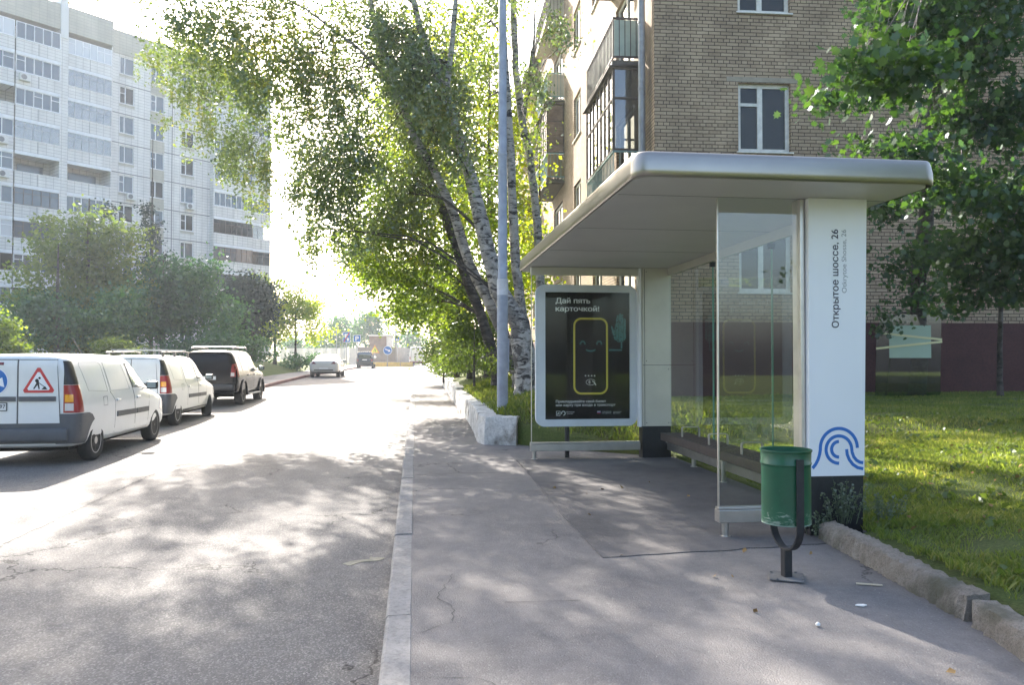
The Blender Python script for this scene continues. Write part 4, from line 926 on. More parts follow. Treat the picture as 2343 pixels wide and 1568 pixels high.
def ac(u, z, out=0):
    mb = MB(); fr_box(mb, PT, u - .4, u + .4, -.4 - out, -.08 - out, z, z + .58); a = mb.build('air_conditioner', 'ac_white', tw)
    mb = MB(); c = PT(u + .1, -.405 - out, z + .29); V = [c + Vector((.22 * math.cos(t), 0, .22 * math.sin(t))) for t in [2 * math.pi * k / 16 for k in range(16)]]
    V += [v + Vector((0, sgn * .012, 0)) for v in V]; mb.add(V, [tuple(range(16)), tuple(range(31, 15, -1))] + [(i, i + 16, (i + 1) % 16 + 16, (i + 1) % 16) for i in range(16)]); mb.build('fan_grille', 'ac_grille', a)
for u, z, o_ in ((15.1, JL[4] + .35, 0), (9.2, JL[5] + .35 + 2.8, 0), (24.6, JL[1] + .3, 1.25), (26.2, JL[3] + .3, 1.25), (26.1, JL[4] + .3, 1.25), (1.2, JL[7] + .3, .35)): ac(u, z, o_)
# ------------------------------------------------------------------ vehicles: lofted shells, arches cut for real, panels laid on the shell
def crom(ps, n):
    out = []
    P_ = [ps[0]] + list(ps) + [ps[-1]]
    for i in range(1, len(P_) - 2):
        p0, p1, p2, p3 = [np.array(P_[j], float) for j in (i - 1, i, i + 1, i + 2)]
        for k in range(n):
            t = k / n; out.append(.5 * ((2 * p1) + (-p0 + p2) * t + (2 * p0 - 5 * p1 + 4 * p2 - p3) * t * t + (-p0 + 3 * p1 - 3 * p2 + p3) * t ** 3))
    out.append(np.array(ps[-1], float)); return out
def shell(stations, name, mname, arches, wheel_r, parent, W):
    """stations: (y, z_bottom, z_belt, z_top, half_width_bottom, half_width_belt, half_width_top, roundness)"""
    st = crom(stations, 4); V = []; F = []; n = None
    for y, zb, zs, zt, wb, ws, wt, rr_ in st:
        zt = max(zt, zs + .02); h = zt - zs
        half = [(0, zb), (wb * .6, zb), (wb * .93, zb + .01), (wb, zb + .07), (wb + (ws - wb) * .7, zb + (zs - zb) * .35), (ws, zb + (zs - zb) * .7), (ws * .995, zs), (wt + (ws - wt) * .72, zs + h * .28), (wt + (ws - wt) * .40, zs + h * .58), (wt + (ws - wt) * .1, zs + h * .84), (wt - .05, zs + h * .955), (wt - .17, zt - .012 * min(1, h * 4)), (wt * .45, zt + .0), (0, zt + .006)]
        ring = half + [(-a, b) for a, b in half[-2:0:-1]]; n = len(ring); V += [(a, y, b) for a, b in ring]
    m_ = len(st)
    F = [(i * n + k, i * n + (k + 1) % n, (i + 1) * n + (k + 1) % n, (i + 1) * n + k) for i in range(m_ - 1) for k in range(n)] + [tuple(range(n))[::-1], tuple((m_ - 1) * n + k for k in range(n))]
    mb = MB(); mb.add(V, F); o = mb.build(name, [mname, 'wheel_well'], parent, smooth=True)
    s_ = o.modifiers.new('s', 'SUBSURF'); s_.levels = 1; s_.render_levels = 1
    cut = MB()
    for ya in arches: cut.lathe([(wheel_r + .055, -W - .3), (wheel_r + .055, W + .3)], (0, ya, wheel_r), 'x', 40)
    for k in range(len(arches)): pass
    c = cut.build('cutter', ['wheel_well'])
    core = MB(); core.bb((-W + .24, -4, -1), (W - .24, 4, 3)); 
    b = o.modifiers.new('b', 'BOOLEAN'); b.operation = 'DIFFERENCE'; b.object = c; b.solver = 'EXACT'
    # keep the middle of the body: cut only outside the core
    k2 = core.build('core', ['wheel_well']); cb = c.modifiers.new('k', 'BOOLEAN'); cb.operation = 'DIFFERENCE'; cb.object = k2; cb.solver = 'EXACT'
    dg = bpy.context.evaluated_depsgraph_get(); me = bpy.data.meshes.new_from_object(o.evaluated_get(dg)); 
    bv_src = o; o.modifiers.clear(); s_ = o.modifiers.new('s', 'SUBSURF'); s_.levels = 1
    dg.update(); me0 = bpy.data.meshes.new_from_object(o.evaluated_get(dg)); o.modifiers.clear()
    bm = bmesh.new(); bm.from_mesh(me0); bvh = BVHTree.FromBMesh(bm); bm.free()
    me.materials.clear(); me.materials.append(M[mname]); me.materials.append(M['wheel_well'])
    # faces made by the cutter lie on the arch cylinders or the core planes
    for p in me.polygons:
        c_ = p.center; p.material_index = 0
        for ya in arches:
            rr_ = math.hypot(c_.y - ya, c_.z - wheel_r)
            if rr_ < wheel_r + .07 and (abs(abs(c_.x) - (W - .24)) < .02 or abs(rr_ - wheel_r - .055) < .006) and abs(p.normal.dot(Vector((0, ya - c_.y, wheel_r - c_.z)).normalized() if rr_ > .01 else 1)) > .0 and (abs(p.normal.x) > .98 and abs(abs(c_.x) - (W - .24)) < .02 or abs(rr_ - wheel_r - .055) < .006 and abs(p.normal.x) < .3): p.material_index = 1
    o.data = me
    for q in (c, k2): bpy.data.objects.remove(q)
    for p in me.polygons: p.use_smooth = True
    me.set_sharp_from_angle(angle=R(40)) if hasattr(me, 'set_sharp_from_angle') else None
    return o, bvh
def panel(bvh, poly, side, off, m, name, parent, th=.004, step=.07, hole=None):
    """lay a 2D outline on the shell. side R/L: (y,z); B/F: (x,z); T: (x,y)"""
    bm = bmesh.new(); vs = [bm.verts.new((p[0], p[1], 0)) for p in poly]; bm.faces.new(vs)
    xs = [p[0] for p in poly]; ys = [p[1] for p in poly]
    for a, b, ax in ((min(xs), max(xs), 0), (min(ys), max(ys), 1)):
        t = a + step
        while t < b - 1e-4:
            co = [0, 0, 0]; no = [0, 0, 0]; co[ax] = t; no[ax] = 1
            bmesh.ops.bisect_plane(bm, geom=bm.verts[:] + bm.edges[:] + bm.faces[:], plane_co=co, plane_no=no); t += step
    D = {'R': lambda p: (Vector((3, p[0], p[1])), Vector((-1, 0, 0))), 'L': lambda p: (Vector((-3, p[0], p[1])), Vector((1, 0, 0))), 'B': lambda p: (Vector((p[0], -6, p[1])), Vector((0, 1, 0))), 'F': lambda p: (Vector((p[0], 6, p[1])), Vector((0, -1, 0))), 'T': lambda p: (Vector((p[0], p[1], 5)), Vector((0, 0, -1))),
         'RC': lambda p: (Vector((.80 + p[0] * .7071 + 2, -2.15 + p[0] * .7071 - 2, p[1])), Vector((-.7071, .7071, 0))), 'LC': lambda p: (Vector((-.80 - p[0] * .7071 - 2, -2.15 + p[0] * .7071 - 2, p[1])), Vector((.7071, .7071, 0)))}[side]
    last = None; V0 = []; bad = []
    for v in bm.verts:
        o_, d = D(v.co); h = bvh.ray_cast(o_, d)
        if h[0] is None: bad.append(v); V0.append((None, d)); continue
        V0.append((h[0], d))
    vals = [a for a, d in V0 if a is not None]
    if not vals: bm.free(); return None
    top = []; bot = []
    for v, (a, d) in zip(bm.verts, V0):
        if a is None:
            o_, d_ = D(v.co); ref = sum((q.dot(d_) for q in vals)) / len(vals); a = o_ + d_ * (ref - o_.dot(d_))
        top.append(a - d * off); bot.append(a + d * .012)
    bm.verts.index_update(); n = len(bm.verts); F = [tuple(v.index for v in f.verts) for f in bm.faces]; E_ = [tuple(v.index for v in e.verts) for e in bm.edges if len(e.link_faces) == 1]
    bm.free(); mb = MB(); mb.add(top + bot, F + [(a, b, b + n, a + n) for a, b in E_]); o = mb.build(name, m, parent, auto=50); return o
def frame_line(poly, wd):
    """closed outline -> list of thin quads"""
    out = []; n = len(poly)
    for i in range(n):
        a, b = Vector(poly[i]), Vector(poly[(i + 1) % n]); t = (b - a).normalized(); q = Vector((-t.y, t.x)) * wd / 2; out.append([tuple(a - q), tuple(b - q), tuple(b + q), tuple(a + q)])
    return out
def outline(bvh, poly, side, wd, off, m, name, parent, closed=True):
    ring = frame_line(poly, wd); ring = ring if closed else ring[:-1]; mb = MB(); me_all = []
    for q in ring:
        o = panel(bvh, q, side, off, m, 'tmp', None, step=.12)
        if o is None: continue
        mb.add([v.co.copy() for v in o.data.vertices], [tuple(p.vertices) for p in o.data.polygons]); bpy.data.objects.remove(o)
    return mb.build(name, m, parent, auto=50)
def wheel(parent, x, y, r, wd, side, style='hubcap', steer=0., rim='rim_silver', nm='wheel'):
    s = 1 if side == 'R' else -1; rt = Matrix.Rotation(steer, 4, 'Z'); rr_ = r * .64
    mb = MB(); pr = [(rr_, -.5), (r * .93, -.5), (r * .985, -.4), (r, -.2), (r, .2), (r * .985, .4), (r * .93, .5), (r * .78, .52), (rr_, .46)]
    mb.xf = Matrix.Translation((x, y, r)) @ rt
    mb.lathe([(a, b * wd * s) for a, b in pr], (0, 0, 0), 'x', 36)
    t = mb.build(nm, 'tyre', parent, auto=45)
    mb = MB(); mb.xf = Matrix.Translation((x, y, r)) @ rt; X = lambda f: f * wd * s
    mb.lathe([(rr_ * 1.02, X(.3)), (rr_ * 1.02, X(.47)), (rr_ * .95, X(.475)), (rr_ * .9, X(.36))], (0, 0, 0), 'x', 36)
    if style == 'hubcap':
        mb.lathe([(rr_ * .93, X(.36)), (rr_ * .85, X(.40)), (rr_ * .3, X(.46)), (.0, X(.49))], (0, 0, 0), 'x', 36)
    else: mb.lathe([(rr_ * .93, X(.1)), (rr_ * .5, X(.12)), (0, X(.12))], (0, 0, 0), 'x', 30); mb.lathe([(rr_ * .24, X(.2)), (rr_ * .24, X(.42)), (rr_ * .14, X(.46)), (0, X(.46))], (0, 0, 0), 'x', 20)
    mb.build('rim', rim, t, auto=40)
    if style == 'hubcap':
        mb = MB(); mb.xf = Matrix.Translation((x, y, r)) @ rt
        for k in range(7):
            a = 2 * math.pi * k / 7 + .2; c = rr_ * .68; q = []
            for da, dr in ((-.16, -.12), (.16, -.12), (.24, .14), (-.24, .14)): q.append((X(.47), (c + dr * rr_) * math.sin(a + da), (c + dr * rr_) * math.cos(a + da)))
            q2 = [(X(.42), b, c_) for _, b, c_ in q]; mb.add(q + q2, [(0, 1, 2, 3), (7, 6, 5, 4), (0, 4, 5, 1), (1, 5, 6, 2), (2, 6, 7, 3), (3, 7, 4, 0)])
        mb.build('hubcap_slot', 'wheel_well', t)
    elif style == 'spoke':
        mb = MB(); mb.xf = Matrix.Translation((x, y, r)) @ rt
        for k in range(6):
            a = 2 * math.pi * k / 6 + .1
            for da in (-.13, .13):
                p0 = (rr_ * .12, a); p1 = (rr_ * .96, a + da); V = []
                for (rd, an), w_ in ((p0, .018), (p1, .024)):
                    tx, tz = math.sin(an), math.cos(an)
                    for e in (-w_, w_):
                        for f in (.33, .45): V.append((X(f), rd * tx + e * tz, rd * tz - e * tx))
                mb.add(V, [(0, 1, 3, 2), (4, 6, 7, 5), (0, 4, 5, 1), (2, 3, 7, 6), (0, 2, 6, 4), (1, 5, 7, 3)])
        mb.build('spokes', rim, t)
    else:
        mb = MB(); mb.xf = Matrix.Translation((x, y, r)) @ rt
        for k in range(8):
            a = 2 * math.pi * k / 8; mb.lathe([(.018, X(.13)), (.016, X(.2))], (0, rr_ * .68 * math.sin(a), rr_ * .68 * math.cos(a)), 'x', 8)
        mb.build('hub_detail', 'wheel_well', t)
    return t
def mirror_part(parent, x, y, z, m, s=1):
    mb = MB(); mb.box((x * s, y, z), (.2, .11, .15), 0, .035); mb.box(((x - .12) * s, y - .01, z - .06), (.12, .04, .03), 0, .01); o = mb.build('mirror', m, parent, auto=40)
    mb = MB(); mb.box((x * s, y - .058, z + .005), (.15, .006, .11), 0, .002); mb.build('mirror_glass', 'car_glass_clear', o)
# ---- small van
def make_van(label, loc, rz, rack, steer, rims, signs):
    t = thing('delivery_van', label, 'van', loc, R(rz), 'vehicles parked along the left kerb')
    S_ = [(-2.20, .34, .95, 1.50, .70, .76, .64, 0), (-2.17, .30, .95, 1.60, .78, .835, .66, 0), (-2.08, .27, .96, 1.65, .82, .865, .67, 0), (-1.9, .26, .97, 1.665, .84, .872, .675, 0), (-1.0, .25, .97, 1.675, .85, .876, .68, 0), (0., .25, .95, 1.665, .85, .876, .68, 0), (.45, .25, .94, 1.63, .85, .874, .66, 0), (.85, .25, .93, 1.46, .85, .87, .64, 0), (1.25, .25, .92, 1.18, .85, .865, .64, 0), (1.5, .25, .90, 1.03, .84, .86, .66, 0), (1.95, .26, .82, .93, .82, .83, .62, 0), (2.18, .28, .68, .8, .74, .76, .56, 0), (2.26, .32, .6, .7, .6, .62, .45, 0)]
    body, bvh = shell(S_, 'body', 'van_white', (-1.4525, 1.4525), .31, t, .86)
    pn = lambda poly, side, off, m, name, par=None, step=.07: panel(bvh, poly, side, off, m, name, par or body, step=step)
    for s in ('R', 'L'):
        # bumper corner, arch and sill trim
        pn([(-2.19, .33), (-2.19, .775), (-1.95, .775), (-1.8, .77), (-1.68, .735)] + [(-1.4525 + .372 * math.cos(R(a)), .31 + .372 * math.sin(R(a))) for a in (112, 122, 132, 142, 152, 162, 172, 180)], s, .012, 'plastic_grey', 'bumper_corner')
        pn([(-.62, .62), (.34, .61), (.34, .70), (-.62, .71)], s, .014, 'plastic_grey', 'side_moulding'); pn([(.36, .61), (1.02, .605), (1.02, .695), (.36, .70)], s, .014, 'plastic_grey', 'side_moulding')
        pn([(.22, 1.08), (.86, 1.06), (.94, 1.10), (.6, 1.42), (.42, 1.5), (.16, 1.52)], s, .004, 'plastic_black', 'window_seal')
        w_ = pn([(.245, 1.1), (.84, 1.085), (.875, 1.11), (.58, 1.395), (.41, 1.475), (.19, 1.495)], s, .008, 'car_glass_clear', 'side_window')
        for q in ([(-1.72, 1.1), (-.98, 1.06), (-.98, 1.5), (-1.04, 1.545), (-1.75, 1.545), (-1.8, 1.49)], [(-.84, 1.06), (.06, 1.06), (-.04, 1.52), (-.1, 1.54), (-.8, 1.54), (-.86, 1.5)]):
            outline(bvh, q, s, .012, .003, 'kerb_shadow' if 'kerb_shadow' in M else 'panel_line', 'pressed_panel', body)
        outline(bvh, [(-.7, .34), (-.7, .9), (-.88, 1.05), (-.88, 1.56), (.1, 1.56), (.22, 1.0), (.3, .34)], s, .007, .002, 'panel_gap', 'door_line', body)
        outline(bvh, [(.3, .34), (.24, 1.0), (.12, 1.56), (.45, 1.54), (.98, 1.08), (1.08, .9), (1.04, .62), (.98, .34)], s, .007, .002, 'panel_gap', 'door_line', body)
        sx_ = .885 if s == 'R' else -.885
        for yy in (-.58, .42):
            mb = MB(); mb.box((sx_, yy, .90), (.03, .15, .045), 0, .014); mb.build('door_handle', 'van_white', body, auto=40)
        outline(bvh, [(-1.2, .84), (-1.04, .84), (-1.04, .98), (-1.2, .98)], s, .006, .002, 'panel_gap', 'fuel_flap', body)
        mirror_part(t, .98, .86, 1.1, 'plastic_black', 1 if s == 'R' else -1)
        wheel(t, .765 * (1 if s == 'R' else -1), -1.4525, .31, .185, s, rims[0], 0, rims[2]); wheel(t, .765 * (1 if s == 'R' else -1), 1.4525, .31, .185, s, rims[1], steer, 'rim_steel' if rims[1] == 'steel' else rims[2])
        pn([(1.72, .6), (2.1, .56), (2.1, .72), (1.75, .8)], s, .006, 'lamp_clear', 'headlamp')
        pn([(1.02, .3), (1.11, .34), (1.11, .36), (-1.05, .36), (-1.05, .29), (1.02, .28)], s, .008, 'plastic_grey' if rack else 'van_white', 'sill')
        pn([(1.84, .3), (1.84, .5), (2.24, .5), (2.24, .34)], s, .01, 'plastic_grey' if rack else 'van_white', 'front_bumper')
    for i, (a, b) in enumerate(((.80, .90), (.90, 1.03), (1.03, 1.18))): pass
    for sg in (1, -1):
        f = lambda q: [(sg * x, z) for x, z in q]
        C_ = 'RC' if sg > 0 else 'LC'
        pn([(-.13, .79), (.17, .79), (.10, 1.2), (-.13, 1.2)], C_, .012, 'lamp_red', 'tail_lamp', step=.03)
        pn([(-.13, 1.207), (.10, 1.207), (.035, 1.56), (-.12, 1.56)], C_, .010, 'plastic_black', 'corner_glass', step=.03)
        pn([(-.2, .33), (.2, .33), (.2, .775), (-.2, .775)], C_, .013, 'plastic_grey', 'bumper_corner', step=.03)
        pn([(-.12, .82), (-.03, .82), (-.03, .93), (-.12, .93)], C_, .016, 'lamp_clear', 'tail_lens', step=.03); pn([(-.12, .95), (-.03, .95), (-.03, 1.06), (-.12, 1.06)], C_, .016, 'lamp_amber', 'indicator_lens', step=.03)
        pn(f([(.5, .40), (.68, .40), (.68, .46), (.5, .46)]), 'B', .016, 'lamp_darkred', 'reflector')
    pn([(-.82, .34), (.82, .34), (.82, .70), (-.82, .70)], 'B', .010, 'plastic_grey', 'rear_bumper'); body_rb = body
    mb = MB(); mb.box((0, -2.235, .47), (1.5, .09, .2), 0, .04); mb.build('bumper_step', 'plastic_grey', body, auto=40)
    # rear doors stand proud of the bumper line
    for a, b in ((-.64, .025), (.04, .64)):
        pass
    outline(bvh, [(-.63, .63), (.04, .63), (.04, 1.58), (-.57, 1.58)], 'B', .012, .012, 'panel_gap', 'rear_door_gap', body)
    outline(bvh, [(.63, .63), (.045, .63), (.045, 1.58), (.57, 1.58)], 'B', .008, .012, 'panel_gap', 'rear_door_gap', body)
    pn([(-.6, .64), (.032, .64), (.032, 1.57), (-.56, 1.57)], 'B', .0125, 'van_white', 'rear_door'); pn([(.055, .64), (.62, .64), (.575, 1.57), (.055, 1.57)], 'B', .0125, 'van_white', 'rear_door')
    pn([(-.6, .965), (.02, .965), (.02, 1.035), (-.6, 1.035)], 'B', .03, 'plastic_grey', 'handle_strip'); pn([(.065, .965), (.57, .965), (.57, 1.035), (.065, 1.035)], 'B', .03, 'plastic_grey', 'handle_strip')
    pn([(-.4, 1.50), (-.15, 1.50), (-.15, 1.54), (-.4, 1.54)], 'B', .02, 'lamp_darkred', 'brake_light')
    if not rack:
        pl = pn([(-.62, .83), (-.1, .83), (-.1, .945), (-.62, .945)], 'B', .02, 'plate_white', 'number_plate', step=.3)
        outline(bvh, [(-.62, .83), (-.1, .83), (-.1, .945), (-.62, .945)], 'B', .012, .022, 'plastic_black', 'plate_rim', pl)
        yb = bvh.ray_cast(Vector((-.36, -6, .88)), Vector((0, 1, 0)))[0].y - .023
        fit_text('А898МТ', .345, .076, 'text_dark', 'plate_text', pl, (-.605, yb, .85), (1, 0, 0), (0, 0, 1), .01, .002); fit_text('797', .12, .06, 'text_dark', 'plate_text', pl, (-.235, yb, .865), (1, 0, 0), (0, 0, 1), .01, .002)
        fl = lambda q, off, m, name, st=.2: pn(q, 'B', off, m, name, body, st)
        c = (-.29, 1.26); sc_ = fl(arc(c[0], c[1], .205, 0, 350, 35), .016, 'sign_white', 'round_sign', .3); fl(arc(c[0], c[1], .193, 0, 350, 35), .018, 'sign_blue', 'round_sign', .3)
        for s in (-1, 1): fl([(c[0] + s * x, c[1] + z) for x, z in [(.012, .075), (.055, .105), (.085, .035), (.125, .06), (.155, -.085), (.035, -.045), (.05, -.015)]][::s], .0205, 'sign_white', 'arrow', .3)
        tri = lambda r_, dx=0: [(.33 + r_ * math.cos(R(a + d)), 1.245 + .05 * 0 + r_ * math.sin(R(a + d)) - .02) for a in (90, 210, 330) for d in (-5, 5)]
        fl(tri(.235), .016, 'sign_red', 'triangle_sign', .3); fl(tri(.17), .018, 'sign_white', 'triangle_sign', .3)
        wk = lambda q: fl([(.33 + x, 1.215 + z) for x, z in q], .0205, 'sign_black', 'worker_symbol', .3)
        wk(arc(.012, .092, .017, 0, 345, 14)); wk([(-.045, .07), (-.02, .085), (.005, .055), (-.0, .01), (-.03, .02), (-.05, .05)]); wk([(-.03, .02), (-.075, -.065), (-.058, -.07), (-.01, .0)]); wk([(-.02, .015), (.0, -.07), (.017, -.07), (.003, .02)]); wk([(-.02, .045), (.08, -.03), (.075, -.038), (-.02, .033)]); wk([(.04, -.075), (.12, -.075), (.09, -.03), (.075, -.035)])
        mb = MB(); mb.tube([(-.0, .2, 1.66), (.02, -.28, 1.95)], [.008, .005], 6); mb.build('antenna', 'plastic_black', t)
    else:
        pn([(-.62, .83), (-.1, .83), (-.1, .945), (-.62, .945)], 'B', .02, 'plate_white', 'number_plate', step=.3)
        for sg in (1, -1):
            mb = MB(); mb.tube([(.60 * sg, -1.95, 1.74), (.60 * sg, -.1, 1.765), (.60 * sg, .35, 1.74)], .017, 8)
            for y in (-1.8, -.9, .2): mb.box((.60 * sg, y, 1.69), (.04, .12, .1), 0, .01)
            mb.build('roof_rail', 'rim_steel', t, auto=40)
        for y in (-1.5, -.1): mb = MB(); mb.bb((-.64, y - .02, 1.785), (.64, y + .02, 1.81)); mb.build('cross_bar', 'rim_silver', t)
    pn([(-.58, 1.0), (.58, 1.0), (.52, 1.5), (-.52, 1.5)], 'F', .006, 'car_glass', 'windscreen', step=.15)
    mb = MB(); mb.bb((-.62, -1.9, .2), (.62, 1.9, .26)); mb.build('underbody', 'wheel_well', t)
    return t
mat('panel_gap', (.1, .1, .1), .6); mat('panel_line', (.5, .5, .48), .5)
make_van('nearest white van with a blue arrow sign and road-works triangle on its rear doors', (-5.87, 14.32, 0), 1.0, False, 0, ('hubcap', 'steel', 'rim_silver'), True)
make_van('white van with a roof rack, between the nearest van and the black car', (-6.47, 20.65, .0), .3, True, R(24), ('steel', 'steel', 'rim_silver'), False)
# ---- generic passenger cars
def make_suv():
    t = thing('parked_car', 'black off-road estate car with silver roof bars, parked ahead of the white vans', 'car', (-6.5, 27.6, .06), R(.0), 'vehicles parked along the left kerb')
    S_ = [(-2.38, .48, 1.0, 1.45, .72, .78, .6, 0), (-2.32, .42, 1.04, 1.68, .84, .88, .64, 0), (-2.18, .40, 1.06, 1.77, .89, .915, .67, 0), (-1.9, .38, 1.06, 1.80, .9, .92, .68, 0), (-.8, .38, 1.06, 1.82, .9, .925, .69, 0), (.2, .38, 1.04, 1.80, .9, .925, .68, 0), (.6, .38, 1.04, 1.70, .9, .92, .66, 0), (1.05, .38, 1.04, 1.4, .9, .92, .66, 0), (1.35, .38, 1.03, 1.18, .9, .92, .72, 0), (1.9, .40, .98, 1.1, .89, .9, .7, 0), (2.2, .44, .85, .98, .84, .86, .64, 0), (2.34, .5, .72, .82, .7, .72, .5, 0)]
    body, bvh = shell(S_, 'body', 'car_black', (-1.42, 1.42), .37, t, .9); pn = lambda *a, **k: panel(bvh, *a[:5], k.get('par', body), step=k.get('step', .05))
    for s in ('R', 'L'):
        k = 1 if s == 'R' else -1
        pn([(-2.1, 1.14), (-1.62, 1.13), (-1.6, 1.62), (-2.0, 1.60), (-2.1, 1.5)], s, .006, 'suv_glass', 'side_window'); pn([(-1.54, 1.13), (-.62, 1.12), (-.6, 1.66), (-1.52, 1.63)], s, .006, 'suv_glass', 'side_window')
        pn([(-.54, 1.12), (.98, 1.12), (.62, 1.5), (.25, 1.66), (-.52, 1.66)], s, .006, 'suv_glass', 'side_window')
        pn([(-2.26, .95), (-2.13, .95), (-2.13, 1.38), (-2.26, 1.34)], s, .01, 'lamp_red', 'tail_lamp')
        for q in ([(-.98, .45), (-1.0, 1.12), (-.58, 1.66), (.05, 1.68), (.02, .45)], [(.04, .45), (.06, 1.66), (1.0, 1.1), (1.03, .45)]): outline(bvh, q, s, .008, .002, 'plastic_black', 'door_line', body)
        mb = MB(); mb.bb((.86 * k, -.92, .32), (.99 * k, .98, .37), 0, .015); mb.build('side_step', 'galv', t)
        for yy in (-.2, .85): mb = MB(); mb.box((.945 * k, yy - .6, .98), (.03, .17, .04), 0, .012); mb.build('door_handle', 'galv', body, auto=40)
        mirror_part(t, 1.03, .85, 1.2, 'car_black', k)
        for ya in (-1.42, 1.42):
            wheel(t, .79 * k, ya, .37, .24, s, 'spoke', 0, 'rim_silver')
            a_o = [(ya + .50 * math.cos(R(a)), .37 + .50 * math.sin(R(a))) for a in range(-8, 189, 14)]; a_i = [(ya + .428 * math.cos(R(a)), .37 + .428 * math.sin(R(a))) for a in range(-8, 189, 14)]
            mb = MB(); mb.prism(a_o + a_i[::-1], (.88 if k > 0 else -.95), (.95 if k > 0 else -.88), 'x'); mb.build('arch_flare', 'car_black', t, auto=40)
        mb = MB(); mb.tube([(.64 * k, -1.8, 1.83), (.64 * k, -1.75, 1.88), (.64 * k, .1, 1.89), (.64 * k, .2, 1.83)], .022, 8); mb.build('roof_rail', 'rim_silver', t, smooth=True)
    for y in (-1.5, -.15): mb = MB(); mb.bb((-.68, y - .05, 1.895), (.68, y + .05, 1.93), 0, .012); mb.build('cross_bar', 'rim_silver', t)
    pn([(-.62, 1.16), (.62, 1.16), (.68, 1.3), (.58, 1.64), (-.58, 1.64), (-.68, 1.3)], 'B', .008, 'suv_glass', 'rear_window', step=.1)
    for k in (1, -1): pn([(.70 * k, .95), (.86 * k, .95), (.83 * k, 1.38), (.74 * k, 1.34)], 'B', .012, 'lamp_red', 'tail_lamp'); pn([(.71 * k, .97), (.82 * k, .97), (.82 * k, 1.08), (.72 * k, 1.08)], 'B', .016, 'lamp_clear', 'tail_lens'); pn([(.52 * k, .62), (.6 * k, .62), (.6 * k, .68), (.52 * k, .68)], 'B', .06, 'lamp_red', 'reflector')
    mb = MB(); mb.box((0, -2.37, .62), (1.66, .14, .22), 0, .05); mb.build('rear_bumper', 'plastic_black', t, auto=40)
    pn([(-.26, .86), (.26, .86), (.26, .97), (-.26, .97)], 'B', .012, 'plate_white', 'number_plate', step=.3)
    pn([(-.6, 1.15), (.6, 1.15), (.55, 1.6), (-.55, 1.6)], 'F', .006, 'suv_glass', 'windscreen', step=.15)
    mb = MB(); mb.bb((-.7, -2.0, .3), (.7, 2.0, .4)); mb.build('underbody', 'wheel_well', t)
make_suv()
def make_sedan():
    t = thing('parked_car', 'pale pearl saloon car seen from behind, left by the kerb beyond the black car', 'car', (-5.55, 50.2, E(50)), R(0), 'vehicles parked along the left kerb')
    S_ = [(-2.36, .42, .72, .86, .66, .72, .55, 0), (-2.28, .34, .8, 1.02, .82, .84, .66, 0), (-2.0, .3, .88, 1.06, .87, .88, .66, 0), (-1.65, .28, .9, 1.1, .88, .895, .62, 0), (-1.1, .27, .9, 1.34, .88, .9, .6, 0), (-.5, .26, .9, 1.43, .88, .9, .6, 0), (.2, .26, .89, 1.43, .88, .9, .6, 0), (.7, .26, .88, 1.27, .88, .9, .6, 0), (1.2, .26, .87, 1.0, .88, .89, .66, 0), (1.9, .28, .76, .86, .86, .86, .66, 0), (2.3, .3, .6, .7, .7, .72, .5, 0)]
    body, bvh = shell(S_, 'body', 'car_pearl', (-1.36, 1.37), .32, t, .87); pn = lambda *a, **k: panel(bvh, *a[:5], body, step=.09)
    for s in ('R', 'L'):
        k = 1 if s == 'R' else -1; pn([(-1.45, .97), (-.35, .96), (-.33, 1.33), (-.95, 1.27)], s, .006, 'car_glass', 'side_window'); pn([(-.27, .96), (.95, .95), (.55, 1.18), (.15, 1.33), (-.25, 1.33)], s, .006, 'car_glass', 'side_window')
        mirror_part(t, .98, .62, 1.0, 'car_navy', k)
        for ya in (-1.36, 1.37): wheel(t, .78 * k, ya, .32, .21, s, 'spoke')
    for k in (1, -1): pn([(.42 * k, .83), (.8 * k, .82), (.8 * k, .95), (.6 * k, .97)], 'B', .008, 'lamp_darkred', 'tail_lamp')
    pn([(-.5, 1.1), (.5, 1.1), (.44, 1.33), (-.44, 1.33)], 'B', .006, 'car_glass_clear', 'rear_window'); pn([(-.26, .5), (.26, .5), (.26, .61), (-.26, .61)], 'B', .014, 'plate_white', 'number_plate')
    pn([(-.62, .34), (.62, .34), (.55, .48), (-.55, .48)], 'B', .008, 'plastic_black', 'lower_bumper')
    mb = MB(); mb.bb((-.7, -1.9, .22), (.7, 1.9, .3)); mb.build('underbody', 'wheel_well', t)
make_sedan()
